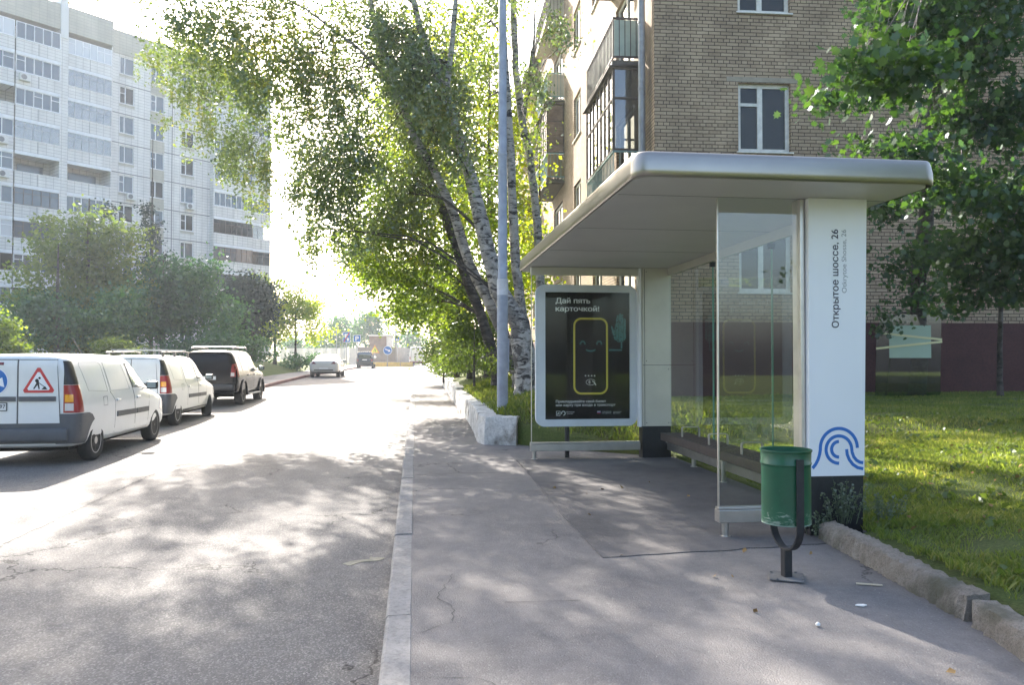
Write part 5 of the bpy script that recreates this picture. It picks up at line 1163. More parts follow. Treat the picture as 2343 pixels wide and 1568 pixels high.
def make_navy():
    t = thing('parked_car', 'dark blue boxy off-road car seen from behind, stopped beside the works fence', 'car', (-5.55, 88.2, E(87)), 0, 'vehicles parked along the left kerb')
    S_ = [(-2.38, .42, 1.0, 1.5, .8, .84, .62, 0), (-2.3, .36, 1.02, 1.8, .9, .93, .72, 0), (-2.1, .34, 1.04, 1.86, .93, .95, .75, 0), (-.6, .34, 1.04, 1.88, .93, .955, .75, 0), (.3, .34, 1.04, 1.84, .93, .955, .74, 0), (.8, .34, 1.04, 1.5, .93, .95, .74, 0), (1.1, .34, 1.04, 1.2, .92, .94, .78, 0), (2.1, .36, 1.0, 1.1, .92, .93, .78, 0), (2.35, .42, .8, .95, .8, .8, .6, 0)]
    body, bvh = shell(S_, 'body', 'car_navy', (-1.4, 1.45), .38, t, .92); pn = lambda *a, **k: panel(bvh, *a[:5], body, step=.1)
    pn([(-.66, 1.12), (.66, 1.12), (.62, 1.7), (-.62, 1.7)], 'B', .01, 'car_glass', 'rear_window'); pn([(-.26, .9), (.26, .9), (.26, 1.01), (-.26, 1.01)], 'B', .014, 'plate_white', 'number_plate')
    for k, s in ((1, 'R'), (-1, 'L')):
        pn([(.68 * k, .8), (.86 * k, .8), (.86 * k, 1.02), (.68 * k, 1.02)], 'B', .012, 'lamp_red', 'tail_lamp'); pn([(-1.9, 1.12), (.7, 1.12), (.35, 1.68), (-1.9, 1.7)], s, .006, 'car_glass', 'side_window')
        mirror_part(t, 1.05, .7, 1.2, 'car_navy', k)
        for ya in (-1.4, 1.45): wheel(t, .82 * k, ya, .38, .24, s, 'spoke')
    mb = MB(); mb.box((0, -2.4, .62), (1.7, .14, .2), 0, .04); mb.build('rear_bumper', 'plastic_black', t, auto=40)
    mb = MB(); mb.bb((-.7, -2.0, .3), (.7, 2.0, .4)); mb.build('underbody', 'wheel_well', t)
make_navy()
def make_bigvan():
    t = thing('panel_van', 'tall beige-white panel van seen from behind, driving away down the far lane', 'van', (.15, 100.6, E(100)), 0)
    S_ = [(-2.7, .5, 1.2, 2.3, .84, .92, .72, 0), (-2.62, .46, 1.2, 2.42, .94, .98, .78, 0), (-2.3, .44, 1.2, 2.48, .97, 1.0, .8, 0), (0, .44, 1.2, 2.5, .97, 1.0, .8, 0), (1.2, .44, 1.2, 2.42, .97, 1.0, .78, 0), (1.8, .44, 1.2, 1.9, .95, .98, .75, 0), (2.3, .46, 1.1, 1.35, .92, .94, .7, 0), (2.7, .5, .8, .95, .8, .8, .6, 0)]
    body, bvh = shell(S_, 'body', 'van_white', (-1.7, 1.8), .34, t, .95); pn = lambda *a, **k: panel(bvh, *a[:5], body, step=.12)
    outline(bvh, [(-.72, .7), (.0, .7), (.0, 2.3), (-.66, 2.3)], 'B', .03, .006, 'panel_gap', 'rear_door_gap', body); outline(bvh, [(.72, .7), (.0, .7), (.0, 2.3), (.66, 2.3)], 'B', .03, .006, 'panel_gap', 'rear_door_gap', body)
    pn([(-.26, .76), (.26, .76), (.26, .87), (-.26, .87)], 'B', .014, 'plate_white', 'number_plate')
    for k, s in ((1, 'R'), (-1, 'L')):
        pn([(.8 * k, .85), (.9 * k, .85), (.9 * k, 1.2), (.8 * k, 1.2)], 'B', .012, 'lamp_red', 'tail_lamp'); pn([(1.2, 1.3), (2.0, 1.3), (1.5, 1.9), (1.2, 1.9)], s, .006, 'car_glass', 'side_window')
        mirror_part(t, 1.15, 1.7, 1.5, 'plastic_black', k)
        for ya in (-1.7, 1.8): wheel(t, .84 * k, ya, .34, .22, s, 'steel')
    mb = MB(); mb.box((0, -2.74, .52), (1.8, .16, .16), 0, .04); mb.build('rear_bumper', 'lamp_darkred', t, auto=40)
    mb = MB(); mb.bb((-.7, -2.4, .3), (.7, 2.4, .46)); mb.build('underbody', 'wheel_well', t)
make_bigvan()
# ------------------------------------------------------------------ things at the far end of the street
def put(px, py, Z): return at(px, py, Z)
def sign(name, label, px, pyc, Z, w_, kind, gz):
    c = put(px, pyc, Z); t = thing(name, label, 'road sign', (c.x, c.y, gz), 0, None); zc = c.z - gz
    mb = MB(); mb.tube([(0, .03, -.3), (0, .03, zc + .1)], .04, 8); mb.build('post', 'galv', t, smooth=True)
    def flat(poly, y, m, nm, par=t): mb = MB(); mb.prism([(x * w_, zc + z * w_) for x, z in poly], y - .008, y, 'y'); return mb.build(nm, m, par)
    if kind == 'parking':
        p = flat(rrect(-.5, -.5, .5, .5, .08), -.01, 'sign_white', 'plate'); flat(rrect(-.45, -.45, .45, .45, .06), -.02, 'sign_blue', 'field', p)
        fit_text('P', w_ * .4, w_ * .62, 'sign_white', 'letter', p, (-.2 * w_, -.032, zc - .3 * w_), (1, 0, 0), (0, 0, 1), .03)
    if kind == 'end':
        p = flat(rrect(-.5, -.72, .5, .72, .08), -.01, 'sign_white', 'plate'); flat(rrect(-.45, -.67, .45, .67, .06), -.02, 'sign_blue', 'field', p)
        flat([(-.25, -.1), (-.25, .45), (.25, .45), (.25, .3), (0, .3), (0, -.1)], -.03, 'sign_white', 'pictogram', p); flat([(.05, -.5), (.3, -.5), (.3, -.1), (.05, -.1)], -.03, 'sign_white', 'pictogram', p)
        flat([(-.42, -.64), (-.3, -.64), (.42, .6), (.42, .64), (.3, .64)], -.042, 'sign_red', 'slash', p)
    if kind == 'arrow':
        p = flat(arc(0, 0, .5, 0, 350, 30), -.01, 'sign_white', 'plate'); flat(arc(0, 0, .45, 0, 350, 30), -.02, 'sign_blue', 'field', p)
        flat([(-.33, .2), (-.29, .1), (.08, -.06), (.04, -.16), (.34, -.14), (.17, .1), (.13, .02), (-.29, .2)], -.03, 'sign_white', 'arrow', p)
    if kind == 'works':
        T = lambda r_: [(r_ * math.cos(R(a)), r_ * math.sin(R(a)) - .1) for a in (90, 210, 330)]
        p = flat(T(.62), -.01, 'sign_orange', 'plate'); flat(T(.44), -.02, 'sign_yellow', 'field', p); flat([(-.14, -.26), (-.07, -.26), (-.02, .12), (-.06, .12)], -.03, 'sign_black', 'pictogram', p); flat([(.04, -.26), (.13, -.26), (.05, .12), (.02, .12)], -.03, 'sign_black', 'pictogram', p)
    if kind == 'crossing':
        p = flat(rrect(-.5, -.5, .5, .5, .04), -.01, 'sign_yellow', 'plate'); flat(rrect(-.38, -.38, .38, .38, .02), -.02, 'sign_blue', 'field', p); flat([(-.3, -.25), (.3, -.25), (0, .28)], -.03, 'sign_white', 'triangle', p); flat([(-.05, -.15), (.07, -.18), (.02, .1), (-.03, .1)], -.042, 'sign_black', 'pictogram', p)
    return t
sign('road_sign', 'tall blue sign crossed by a red slash, left of the parking sign', 793, 772, 84, .8, 'end', .5)
sign('road_sign', 'square blue parking sign with a white P', 817, 775, 84, .8, 'parking', .5)
sign('road_sign', 'orange triangular road-works sign behind the dark blue car', 857.5, 800, 92, 1.05, 'works', .55)
sign('road_sign', 'round blue sign with a white arrow fixed before the works fence', 887, 802, 92, 1.06, 'arrow', .55)
sign('road_sign', 'yellow-edged pedestrian crossing sign right of the brown cabin', 909, 776, 96, .72, 'crossing', .6)
fn = thing('works_fence', 'weathered grey-brown panel fence round the road works at the street end', 'fence', (-4.5, 97, .55)); FB = Vector((-4.5, 97, .55))
for i, (a, b, m_) in enumerate(((818, 846, 'fence_panel'), (846, 874, 'fence_panel'), (874, 905, 'fence_panel'))):
    p, q = put(a, 800, 97), put(b, 800, 97); mb = MB(); mb.bb((p.x + .03, p.y, .5), (q.x - .03, p.y + .08, 3.0)); 
    mb.build('panel', m_, fn, base=FB)
    for k in (0, 1, 2, 3): mb = MB(); xx = p.x + .1 + (q.x - p.x) * k / 3.2; mb.bb((xx, p.y - .06, .5), (xx + .08, p.y - .002, 3.1)); mb.build('post', 'fence_panel', fn, base=FB)
p = put(905, 800, 97); mb = MB(); mb.add([p + Vector((0, 0, .5 - p.z)), p + Vector((2.6, 16, .5 - p.z)), p + Vector((2.6, 16, 3 - p.z)), p + Vector((0, 0, 3 - p.z)), p + Vector((.1, 0, .5 - p.z)), p + Vector((2.7, 16, .5 - p.z)), p + Vector((2.7, 16, 3 - p.z)), p + Vector((.1, 0, 3 - p.z))], [(0, 1, 2, 3), (7, 6, 5, 4), (0, 3, 7, 4), (3, 2, 6, 7), (1, 5, 6, 2)]); mb.build('panel', 'fence_panel', fn, base=FB)
cb = thing('site_cabin', 'brown site cabin with a pale end standing behind the works fence', 'cabin', (-4, 104, .55)); CB = Vector((-4, 104, .55))
p, q = put(845, 768, 102), put(884, 768, 102); r_ = put(897, 768, 102)
mb = MB(); mb.bb((p.x, p.y, .6), (q.x, p.y + 6, p.z - .1)); mb.build('wall', 'cabin_brown', cb, base=CB)
mb = MB(); mb.bb((q.x + .01, p.y + .1, .6), (r_.x, p.y + 6, p.z - .15)); mb.build('end_wall', 'fence_pale', cb, base=CB)
mb = MB(); mb.bb((p.x - .15, p.y - .15, p.z - .09), (r_.x + .1, p.y + 6.1, p.z + .1)); mb.build('roof', 'fence_pale', cb, base=CB)
br = thing('barrier', 'low yellowish barrier boards lying at the foot of the works fence', 'barrier', (-3, 94, .55)); 
for k in range(3): mb = MB(); mb.bb((-1.9 + k * 1.55, 0, 0), (-.45 + k * 1.55, .1, .55), 0, .02); mb.build('board', 'barrier_yellow', br)
pf = thing('pale_fence', 'long bright white fence far off to the left of the signs', 'fence', (-9.7, 106, .6)); a, b = put(640, 800, 108), put(818, 800, 104)
PB = Vector((-9.7, 106, .6)); n = 9
for k in range(n):
    u = a.lerp(b, k / n); v = a.lerp(b, (k + 1) / n); mb = MB(); mb.bb((u.x + .06, u.y, .4), (v.x - .02, u.y + .1, 3.0)); mb.build('panel', 'fence_pale', pf, base=PB)
def mast(name, label, px, ptop, Z, r_, cat='mast', arms=()):
    c = put(px, ptop, Z); t = thing(name, label, cat, (c.x, c.y, .4)); mb = MB(); mb.tube([(0, 0, -.3), (0, 0, c.z - .4)], [r_, r_ * .6], 8); mb.build('pole', 'galv', t, smooth=True)
    for z, L_ in arms: mb = MB(); mb.tube([(-L_ * .2, 0, c.z - .4 - z), (L_, 0, c.z - .4 - z + .1)], r_ * .45, 6); mb.build('arm', 'galv', t, smooth=True)
    return t
mast('traffic_mast', 'tall grey mast with cross arms rising beyond the pedestrian crossing sign', 906, 708, 120, .22, arms=((.8, 2.4), (3.6, 2.6), (6.2, 3.)))
mast('thin_pole', 'thin dark pole standing left of the two parking signs', 770, 752, 90, .05); mast('thin_pole', 'slim grey pole left of the dark blue car, before the white fence', 788, 790, 90, .05); mast('thin_pole', 'faint pole beside the end-of-parking sign in the haze', 746, 790, 92, .05)
# ------------------------------------------------------------------ trees and plants
def leaves(name, C, size, m, parent, base, seed=1, shape='rhomb', flat=.0, up=.35):
    """C: (n,3) leaf centres -> one mesh of leaf-sized faces"""
    rs = np.random.RandomState(seed); n = len(C); C = np.asarray(C)
    nn = rs.normal(size=(n, 3)); nn[:, 2] = nn[:, 2] * (1 - up) + up * 1.2 * np.sign(nn[:, 2] + .6); nn /= np.linalg.norm(nn, axis=1)[:, None]
    t = rs.normal(size=(n, 3)); t -= nn * (t * nn).sum(1)[:, None]; t /= np.linalg.norm(t, axis=1)[:, None]; b = np.cross(nn, t)
    s = size * rs.uniform(.65, 1.3, n)[:, None]
    if shape == 'rhomb': prof = [(-.5, 0), (-.1, .36), (.55, 0), (-.1, -.36)]; bend = [0, .06, -.05, .06]
    elif shape == 'quad': prof = [(-.5, -.1), (-.15, .4), (.5, .12), (.1, -.42)]; bend = [0, .1, -.05, .05]
    else:
        prof = [(-.42, -.04), (-.5, -.34), (-.2, -.26), (-.1, -.56), (.08, -.3), (.38, -.42), (.34, -.12), (.66, 0), (.34, .12), (.38, .42), (.08, .3), (-.1, .56), (-.2, .26), (-.5, .34), (-.42, .04)]; bend = [.0, .06, .02, .1, .02, .06, 0, -.08, 0, .06, .02, .1, .02, .06, 0]
    k = len(prof); V = np.zeros((n, k, 3), np.float32)
    for i, ((x, y), q) in enumerate(zip(prof, bend)): V[:, i] = C + t * s * x + b * s * y + nn * s * q
    F = np.arange(n * k).reshape(n, k); V = V.reshape(-1, 3) - np.array(base)
    return fast_mesh(name, V, F, m, parent)
def clumps(blobs, seed, per, spread, droop=0., bias=2.4):
    """blobs: (centre, (rx,ry,rz), n clumps). Returns leaf centres and clump centres"""
    rs = np.random.RandomState(seed); out = []; cc = []
    for c, r, n in blobs:
        n = int(n); d = rs.normal(size=(n, 3)); d /= np.linalg.norm(d, axis=1)[:, None]; u = rs.uniform(.02, 1, n) ** (1 / bias)
        # uneven outline
        u *= 1 + .16 * np.sin(d[:, 0] * 5 + seed) + .14 * np.sin(d[:, 2] * 7 + 2 * seed)
        P_ = np.array(c) + d * u[:, None] * np.array(r); cc.append(P_)
        for p in P_:
            k = max(4, int(per * rs.uniform(.4, 1.5)))
            if droop and rs.rand() < .75:
                L_ = droop * rs.uniform(.4, 1.5); t = rs.uniform(0, 1, k)
                q = p + rs.normal(size=(k, 3)) * spread * np.array([.35, .35, .25]) - np.outer(t, [rs.normal() * .12, rs.normal() * .12, L_])
            else: q = p + rs.normal(size=(k, 3)) * spread * np.array([1, 1, .6]) * rs.uniform(.6, 1.2)
            out.append(q)
    return np.concatenate(out), np.concatenate(cc)
def along(pl, t):
    k = min(int(t * (len(pl) - 1)), len(pl) - 2); f = t * (len(pl) - 1) - k; return Vector(pl[k][0]).lerp(Vector(pl[k + 1][0]), f), pl[k][1] + (pl[k + 1][1] - pl[k][1]) * f
def nearest(pl, p, lo=.2):
    best = None
    for i in range(40):
        t = lo + (1 - lo) * i / 39; q, r = along(pl, t); hd = math.hypot(q.x - p.x, q.y - p.y); d = hd + 1.6 * abs(q.z - (p.z - .55 * hd))
        if best is None or d < best[0]: best = (d, q, r)
    return best[1], best[2]
def tree(name, label, trunks, blobs, leafm, barkm, size, per, spread, seed, group=None, droop=0., cat='tree', shape='rhomb', twigs=.25, kind=None, up=.35, limbs=True, bias=2.4, nlimb=99, lo=.2, mult=1.):
    """trunks: list of [(point, radius), ...]; blobs: crown volumes"""
    rr = random.Random(seed); root = thing(name, label, cat, trunks[0][0][0], 0, group); base = Vector(trunks[0][0][0])
    for pl in trunks:
        P_ = []; Rd = []
        for i in range(len(pl) - 1):
            (a, ra), (b, rb) = pl[i], pl[i + 1]; a, b = Vector(a), Vector(b); n = max(2, int((b - a).length / .35))
            for k in range(n): f = k / n; P_.append(a.lerp(b, f) + Vector((rr.uniform(-1, 1), rr.uniform(-1, 1), 0)) * (ra * .09)); Rd.append((ra + (rb - ra) * f) * rr.uniform(.95, 1.05))
        P_.append(Vector(pl[-1][0])); Rd.append(pl[-1][1])
        if pl is trunks[0] or True: P_.insert(0, P_[0] - Vector((0, 0, .25))); Rd.insert(0, Rd[0] * 1.25); Rd[1] *= 1.12
        mb = MB(); mb.tube(P_, Rd, 12, cap=False); mb.build('trunk', barkm, root, smooth=True, base=base)
    blobs = [(c, r, n * mult) for c, r, n in blobs]
    Lc, cc = clumps(blobs, seed, per, spread, droop, bias)
    if limbs:
        mb = MB()
        for c, r, n in blobs[:nlimb]:
            c = Vector(c); cand = [nearest(pl, c, lo) for pl in trunks]; q, rad = min(cand, key=lambda z: (z[0] - c).length)
            mid = q.lerp(c, .5) + Vector((rr.uniform(-.2, .2), rr.uniform(-.2, .2), (c - q).length * .12)); ln = (c - q).length; r0 = min(rad * .42, .014 + .011 * min(ln, 2.4)) * min(1, 3. / ln)
            limb = [(q, r0), (q.lerp(mid, .5) + Vector((0, 0, .05)), r0 * .85), (mid, r0 * .7), (mid.lerp(c, .6), r0 * .5), (c, r0 * .3)]
            mb.tube([x for x, _ in limb], [x for _, x in limb], 7, cap=False)
            mine = [Vector(p) for p in cc if all(abs(p[i] - c[i]) < r[i] * 1.3 for i in range(3))]; rr.shuffle(mine)
            for p in mine[:int(len(mine) * twigs) + 1]:
                s0, _ = along(limb, rr.uniform(.35, 1)); m2 = s0.lerp(p, .5) + Vector((rr.uniform(-.15, .15), rr.uniform(-.15, .15), .1 + (p - s0).length * .08)); tr = max(.004, r0 * .2)
                pts = [s0, m2, p] + ([p + Vector((rr.uniform(-.1, .1), rr.uniform(-.1, .1), -droop * .8))] if droop else [])
                mb.tube(pts, [tr, tr * .7, tr * .35] + ([tr * .2] if droop else []), 4, cap=False)
        mb.build('branches', 'dark_bark' if barkm == 'birch_bark' else barkm, root, smooth=True, base=base)
    leaves('foliage', Lc, size, leafm, root, base, seed, shape, up=up)
    if kind: root['kind'] = kind
    return root
def blob(px, py, Z, rx, rz, ry, n): c = at(px, py, Z); return (c, (rx * Z / 1761, ry, rz * Z / 1761), n)
G1 = 'trees leaning over the right pavement'
# birches and their trunks, read off the photograph
bA = [(at(1212, 880, 17), .29), (at(1188, 740, 17.0), .225), (at(1142, 664, 17), .2), (at(1119, 580, 17), .18), (at(1085, 440, 17.2), .15), (at(1055, 330, 17.4), .12), (at(1020, 220, 17.8), .1), (at(960, 60, 18.2), .08), (at(930, -80, 18.6), .07), (at(900, -300, 19), .03)]
bA2 = [(at(1020, 220, 17.8), .07), (at(1035, 90, 17.6), .06), (at(1050, -80, 17.5), .05), (at(1060, -300, 17.5), .02)]
tree('birch_tree', 'thickest leaning birch with deeply cracked bark, just behind the lamp post', [bA, bA2],
     [blob(1000, 330, 18.6, 90, 120, 1.1, 52), blob(1010, 230, 16.6, 70, 90, .5, 22), blob(940, 150, 16.8, 80, 80, .6, 24), blob(1060, 330, 16.3, 34, 60, .4, 7), blob(960, 200, 18.8, 115, 100, 1.3, 66), blob(870, 60, 18, 130, 110, 1.5, 80), blob(1030, 120, 19.5, 75, 120, 1.2, 38), blob(780, -60, 19, 150, 110, 1.8, 36), blob(960, -160, 19, 180, 130, 2, 36), blob(1000, -380, 19, 200, 140, 2.2, 40), blob(760, -260, 20, 190, 120, 2.2, 45), blob(900, -560, 20, 190, 130, 2.2, 30), blob(920, 440, 18.4, 65, 60, .8, 22), blob(760, 440, 17.6, 60, 75, .8, 26), blob(830, 380, 17.6, 70, 90, .9, 30), blob(700, 400, 17.6, 50, 80, .7, 22), blob(660, 200, 17.2, 50, 110, .7, 30), blob(720, 520, 17.8, 30, 50, .5, 8), blob(810, 530, 18, 50, 50, .8, 18)],
     'birch_leaf', 'birch_bark', .082, 56, .30, 11, G1, .7, twigs=.3, mult=1.65)
bB = [(at(1190, 870, 18.5), .17), (at(1150, 760, 18.4), .14), (at(1112, 678, 18.2), .13), (at(1075, 606, 18), .12), (at(1041, 494, 18), .11), (at(1005, 413, 18), .10), (at(940, 300, 18), .085), (at(905, 190, 18), .08), (at(865, 90, 18), .07), (at(840, -40, 18), .055), (at(800, -260, 18), .02)]
bB2 = [(at(905, 200, 18), .045), (at(820, 110, 17.5), .035), (at(700, 20, 17), .025), (at(600, -30, 17), .012)]
tree('birch_tree', 'slimmer birch slanting far left whose crown hangs over the road toward the tower', [bB, bB2],
     [blob(500, 70, 16, 115, 75, 1.2, 60), blob(420, 150, 21, 60, 80, 1.2, 36), blob(480, 240, 21.5, 75, 90, 1.2, 44), blob(450, 80, 27, 110, 80, 1.8, 70), blob(560, 120, 26, 90, 90, 1.8, 50), blob(520, 330, 22, 60, 70, 1, 18), blob(570, 180, 16, 70, 90, 1.0, 36), blob(590, 330, 20.5, 38, 95, .8, 26), blob(540, 370, 20.5, 38, 55, .7, 13), blob(600, 440, 20.5, 14, 50, .4, 7), blob(640, 40, 17, 90, 80, 1.2, 50), blob(740, 150, 17, 75, 110, 1.0, 50), blob(760, 330, 17, 80, 90, 1.0, 44), blob(700, 290, 17, 40, 110, .6, 16), blob(820, 250, 17.2, 70, 120, 1.0, 40), blob(440, -60, 17, 130, 70, 1.3, 50), blob(600, -170, 18, 200, 110, 1.8, 62), blob(480, -330, 18.5, 180, 110, 1.8, 40), blob(700, -480, 19, 200, 120, 2, 34), blob(350, -160, 18, 90, 80, 1.2, 28)] + [(Vector(c), r, n) for c, r, n in (((-5.2, 19.2, 12.5), (1.6, 1.5, 1.2), 20), ((-7.4, 21.5, 12.8), (1.5, 1.8, 1.2), 22), ((-3.6, 22.5, 13.5), (1.6, 1.5, 1.2), 12), ((-6, 26, 15), (2.4, 2, 1.4), 28), ((-8.8, 18, 11), (1.8, 1.6, 1.2), 20), ((-4.5, 16.2, 11), (1.4, 1.2, 1), 10), ((-7.5, 14.5, 10.5), (2.2, 2, 1.2), 36), ((-5, 13.5, 10), (2, 1.5, 1), 22))],
     'birch_leaf', 'birch_bark', .08, 54, .27, 12, G1, .75, twigs=.4, mult=1.1)
bC = [(at(1225, 870, 18), .14), (at(1205, 780, 18), .125), (at(1190, 690, 18), .12), (at(1178, 580, 18), .11), (at(1172, 460, 18), .105), (at(1168, 340, 18), .095), (at(1160, 200, 18), .085), (at(1150, 60, 18), .07), (at(1150, -120, 18), .05), (at(1150, -300, 18), .02)]
tree('birch_tree', 'straight birch whose pale trunk shows directly right of the lamp post', [bC],
     [blob(1110, 60, 19.5, 50, 120, 1, 20), blob(1150, -60, 18, 60, 80, 1, 26), blob(1120, 220, 19.6, 36, 110, .8, 11), blob(1150, -260, 18, 100, 100, 1.4, 36), blob(1110, 400, 19.8, 34, 80, .7, 9)],
     'birch_leaf', 'birch_bark', .075, 42, .3, 13, G1, .6, twigs=.4, mult=1.1)
bD = [(at(1250, 860, 20), .13), (at(1238, 700, 20), .12), (at(1232, 560, 20), .11), (at(1222, 434, 20), .105), (at(1212, 360, 20), .1), (at(1193, 264, 20), .1), (at(1180, 160, 20), .095), (at(1176, 40, 20), .085), (at(1172, -120, 20), .06), (at(1165, -300, 20), .02)]
bD2 = [(at(1196, 290, 20), .05), (at(1210, 190, 19.6), .04), (at(1222, 90, 19.3), .03), (at(1226, -40, 19), .015)]
tree('birch_tree', 'thin birch nearest to the brick house, its trunk bending beside the balconies', [bD, bD2],
     [blob(1212, 170, 19, 36, 60, .7, 14), blob(1262, 60, 18, 56, 46, .5, 15), blob(1236, 200, 18, 30, 50, .4, 8), blob(1215, 300, 18.5, 24, 50, .4, 6), blob(1300, 92, 17.2, 36, 14, .3, 4), blob(1200, -60, 19, 50, 50, .8, 14), blob(1215, 330, 19.6, 18, 60, .5, 6), blob(1180, -220, 19.6, 80, 80, 1.2, 26), blob(1205, 480, 20, 22, 60, .6, 6)],
     'birch_leaf', 'birch_bark', .075, 34, .26, 14, G1, .45, twigs=.6)
# darker broadleaved trees behind
mE = [(at(1140, 860, 20), .17), (at(1119, 784, 20), .14), (at(1095, 706, 20), .13), (at(1066, 636, 20), .125), (at(1039, 553, 20), .115), (at(1008, 463, 20), .11), (at(983, 413, 20), .1), (at(930, 300, 20), .1), (at(880, 180, 20), .08), (at(850, 20, 20), .05)]
mE2 = [(at(990, 430, 20), .08), (at(960, 380, 19.8), .06), (at(985, 320, 19.6), .05), (at(1030, 200, 19.6), .03)]
tree('linden_tree', 'dark-trunked leaning tree left of the birches with a heavy yellow-green crown', [mE, mE2],
     [blob(900, 480, 20, 90, 80, 1.3, 60), blob(860, 560, 20, 80, 70, 1.2, 50), blob(960, 600, 20.5, 100, 80, 1.3, 60), blob(900, 400, 20.5, 85, 70, 1.2, 36), blob(1010, 480, 21, 90, 110, 1.4, 50), blob(950, 700, 21, 75, 60, 1.0, 40), blob(870, 640, 21, 55, 45, .8, 24)],
     'linden_leaf', 'dark_bark', .09, 60, .36, 15, G1, 0, shape='quad', twigs=.4)
def simple_trunk(px, py, Z, h, r=.15, lean=(0, 0)):
    p = at(px, py, Z); return [(p, r), (p + Vector((lean[0] * .4, lean[1] * .4, h * .4)), r * .8), (p + Vector((lean[0], lean[1], h)), r * .45), (p + Vector((lean[0] * 1.2, lean[1], h * 1.5)), r * .15)]
tree('linden_tree', 'sunlit yellow-green tree filling the gap behind the birch trunks', [simple_trunk(1120, 850, 27, 7, .18)],
     [blob(1100, 330, 28, 110, 130, 2, 95), blob(1110, 520, 27, 110, 110, 2, 85), blob(1180, 430, 28, 42, 140, 1.4, 34), blob(1020, 380, 28, 90, 120, 2, 55), blob(1175, 650, 26, 50, 80, 1.5, 34), blob(1060, 200, 28, 130, 90, 2, 40), blob(1170, 240, 28, 40, 100, 1.4, 18), blob(1060, 690, 26, 70, 80, 1.5, 40)],
     'glow_leaf', 'dark_bark', .14, 40, .45, 16, 'trees behind the birches', 0, shape='quad', twigs=.25)
tree('linden_tree', 'taller sunlit tree further back whose top shows at the upper edge behind the birches', [simple_trunk(1060, 850, 34, 9, .2)],
     [blob(1000, 130, 34, 130, 100, 2.5, 50), blob(900, 260, 34, 70, 110, 2, 36), blob(1110, 90, 34, 70, 90, 2.4, 22), blob(960, 330, 33, 80, 110, 2, 45)],
     'glow_leaf', 'dark_bark', .17, 38, .5, 17, 'trees behind the birches', 0, shape='quad', twigs=.2)
# the leafy edge along the pavement further off
for i, (q, label) in enumerate((
    ([simple_trunk(1075, 850, 25, 4, .1, (-.8, 0))], 'arching roadside tree over the wall, left of the leaning dark trunk'),
    ([simple_trunk(1045, 850, 31, 5, .12, (-1, 0))], 'second arching roadside tree beyond the wall, overhanging the pavement'),
    ([simple_trunk(1020, 850, 39, 5, .12, (-1, 0))], 'third roadside tree down the pavement where leaves reach lowest'),
    ([simple_trunk(1000, 845, 50, 6, .14, (-1, 0))], 'furthest roadside tree on the right, next to the far panel van'))):
    bl = [[blob(1060, 640, 24, 75, 60, 1.0, 40), blob(1070, 745, 23.5, 62, 60, 1.0, 42), blob(1110, 800, 22.5, 45, 50, .9, 26), blob(1012, 680, 25, 56, 50, 1, 26)],
          [blob(930, 635, 30, 80, 52, 1.3, 44), blob(1022, 712, 30, 60, 60, 1.3, 44), blob(1062, 800, 28, 44, 50, 1.1, 34), blob(870, 620, 31, 50, 35, 1, 16)],
          [blob(945, 705, 38, 42, 40, 1.3, 30), blob(1044, 775, 38, 32, 46, 1.4, 40), blob(1010, 810, 36, 34, 34, 1.1, 26), blob(830, 600, 36, 50, 40, 1.2, 18)],
          [blob(1022, 768, 50, 20, 28, 1.5, 24), blob(1032, 806, 50, 14, 32, 1.5, 24), blob(1034, 834, 46, 10, 16, 1.2, 10)]][i]
    tree('roadside_tree', label, q, bl, 'linden_leaf' if i % 2 else 'bush_leaf', 'dark_bark', .085 + .015 * i, 72, .3 + .05 * i, 30 + i, 'trees leaning over the right pavement', 0, shape='quad', twigs=.3)
tree('shrub', 'ragged shrub growing on the bank under the leaning trunks', [simple_trunk(1085, 862, 19.5, .9, .03)], [blob(1080, 815, 20, 40, 36, .8, 30), blob(1130, 835, 18, 30, 22, .6, 16), blob(1040, 830, 22, 26, 30, .7, 16)], 'bush_leaf', 'dark_bark', .07, 34, .16, 41, None, cat='shrub', twigs=.6)
tree('shrub', 'low shrub spilling over the wall by the far pavement', [simple_trunk(1015, 862, 30, .9, .03)], [blob(1012, 838, 30, 26, 22, .8, 20), blob(995, 830, 36, 16, 22, .9, 14)], 'bush_leaf', 'dark_bark', .09, 34, .2, 42, None, cat='shrub', twigs=.5)
tree('shrub', 'sunlit undergrowth seen through the end glass of the shelter', [simple_trunk(1400, 985, 13.2, .3, .02)], [blob(1380, 965, 13.6, 80, 26, .5, 26), blob(1250, 940, 14, 50, 40, .5, 22), blob(1190, 965, 13.4, 24, 24, .25, 10)], 'bush_leaf', 'dark_bark', .06, 30, .12, 43, None, cat='shrub', twigs=.4)
# trees between the birches and the brick house, behind the balconies
tree('maple_tree', 'yellow-green tree glimpsed below the far balconies of the brick house', [simple_trunk(1235, 860, 30, 6, .14)], [blob(1205, 560, 30, 30, 80, 1.2, 22), blob(1225, 640, 28, 30, 50, 1., 16)], 'glow_leaf', 'dark_bark', .15, 38, .4, 44, 'trees behind the birches', 0, shape='quad')
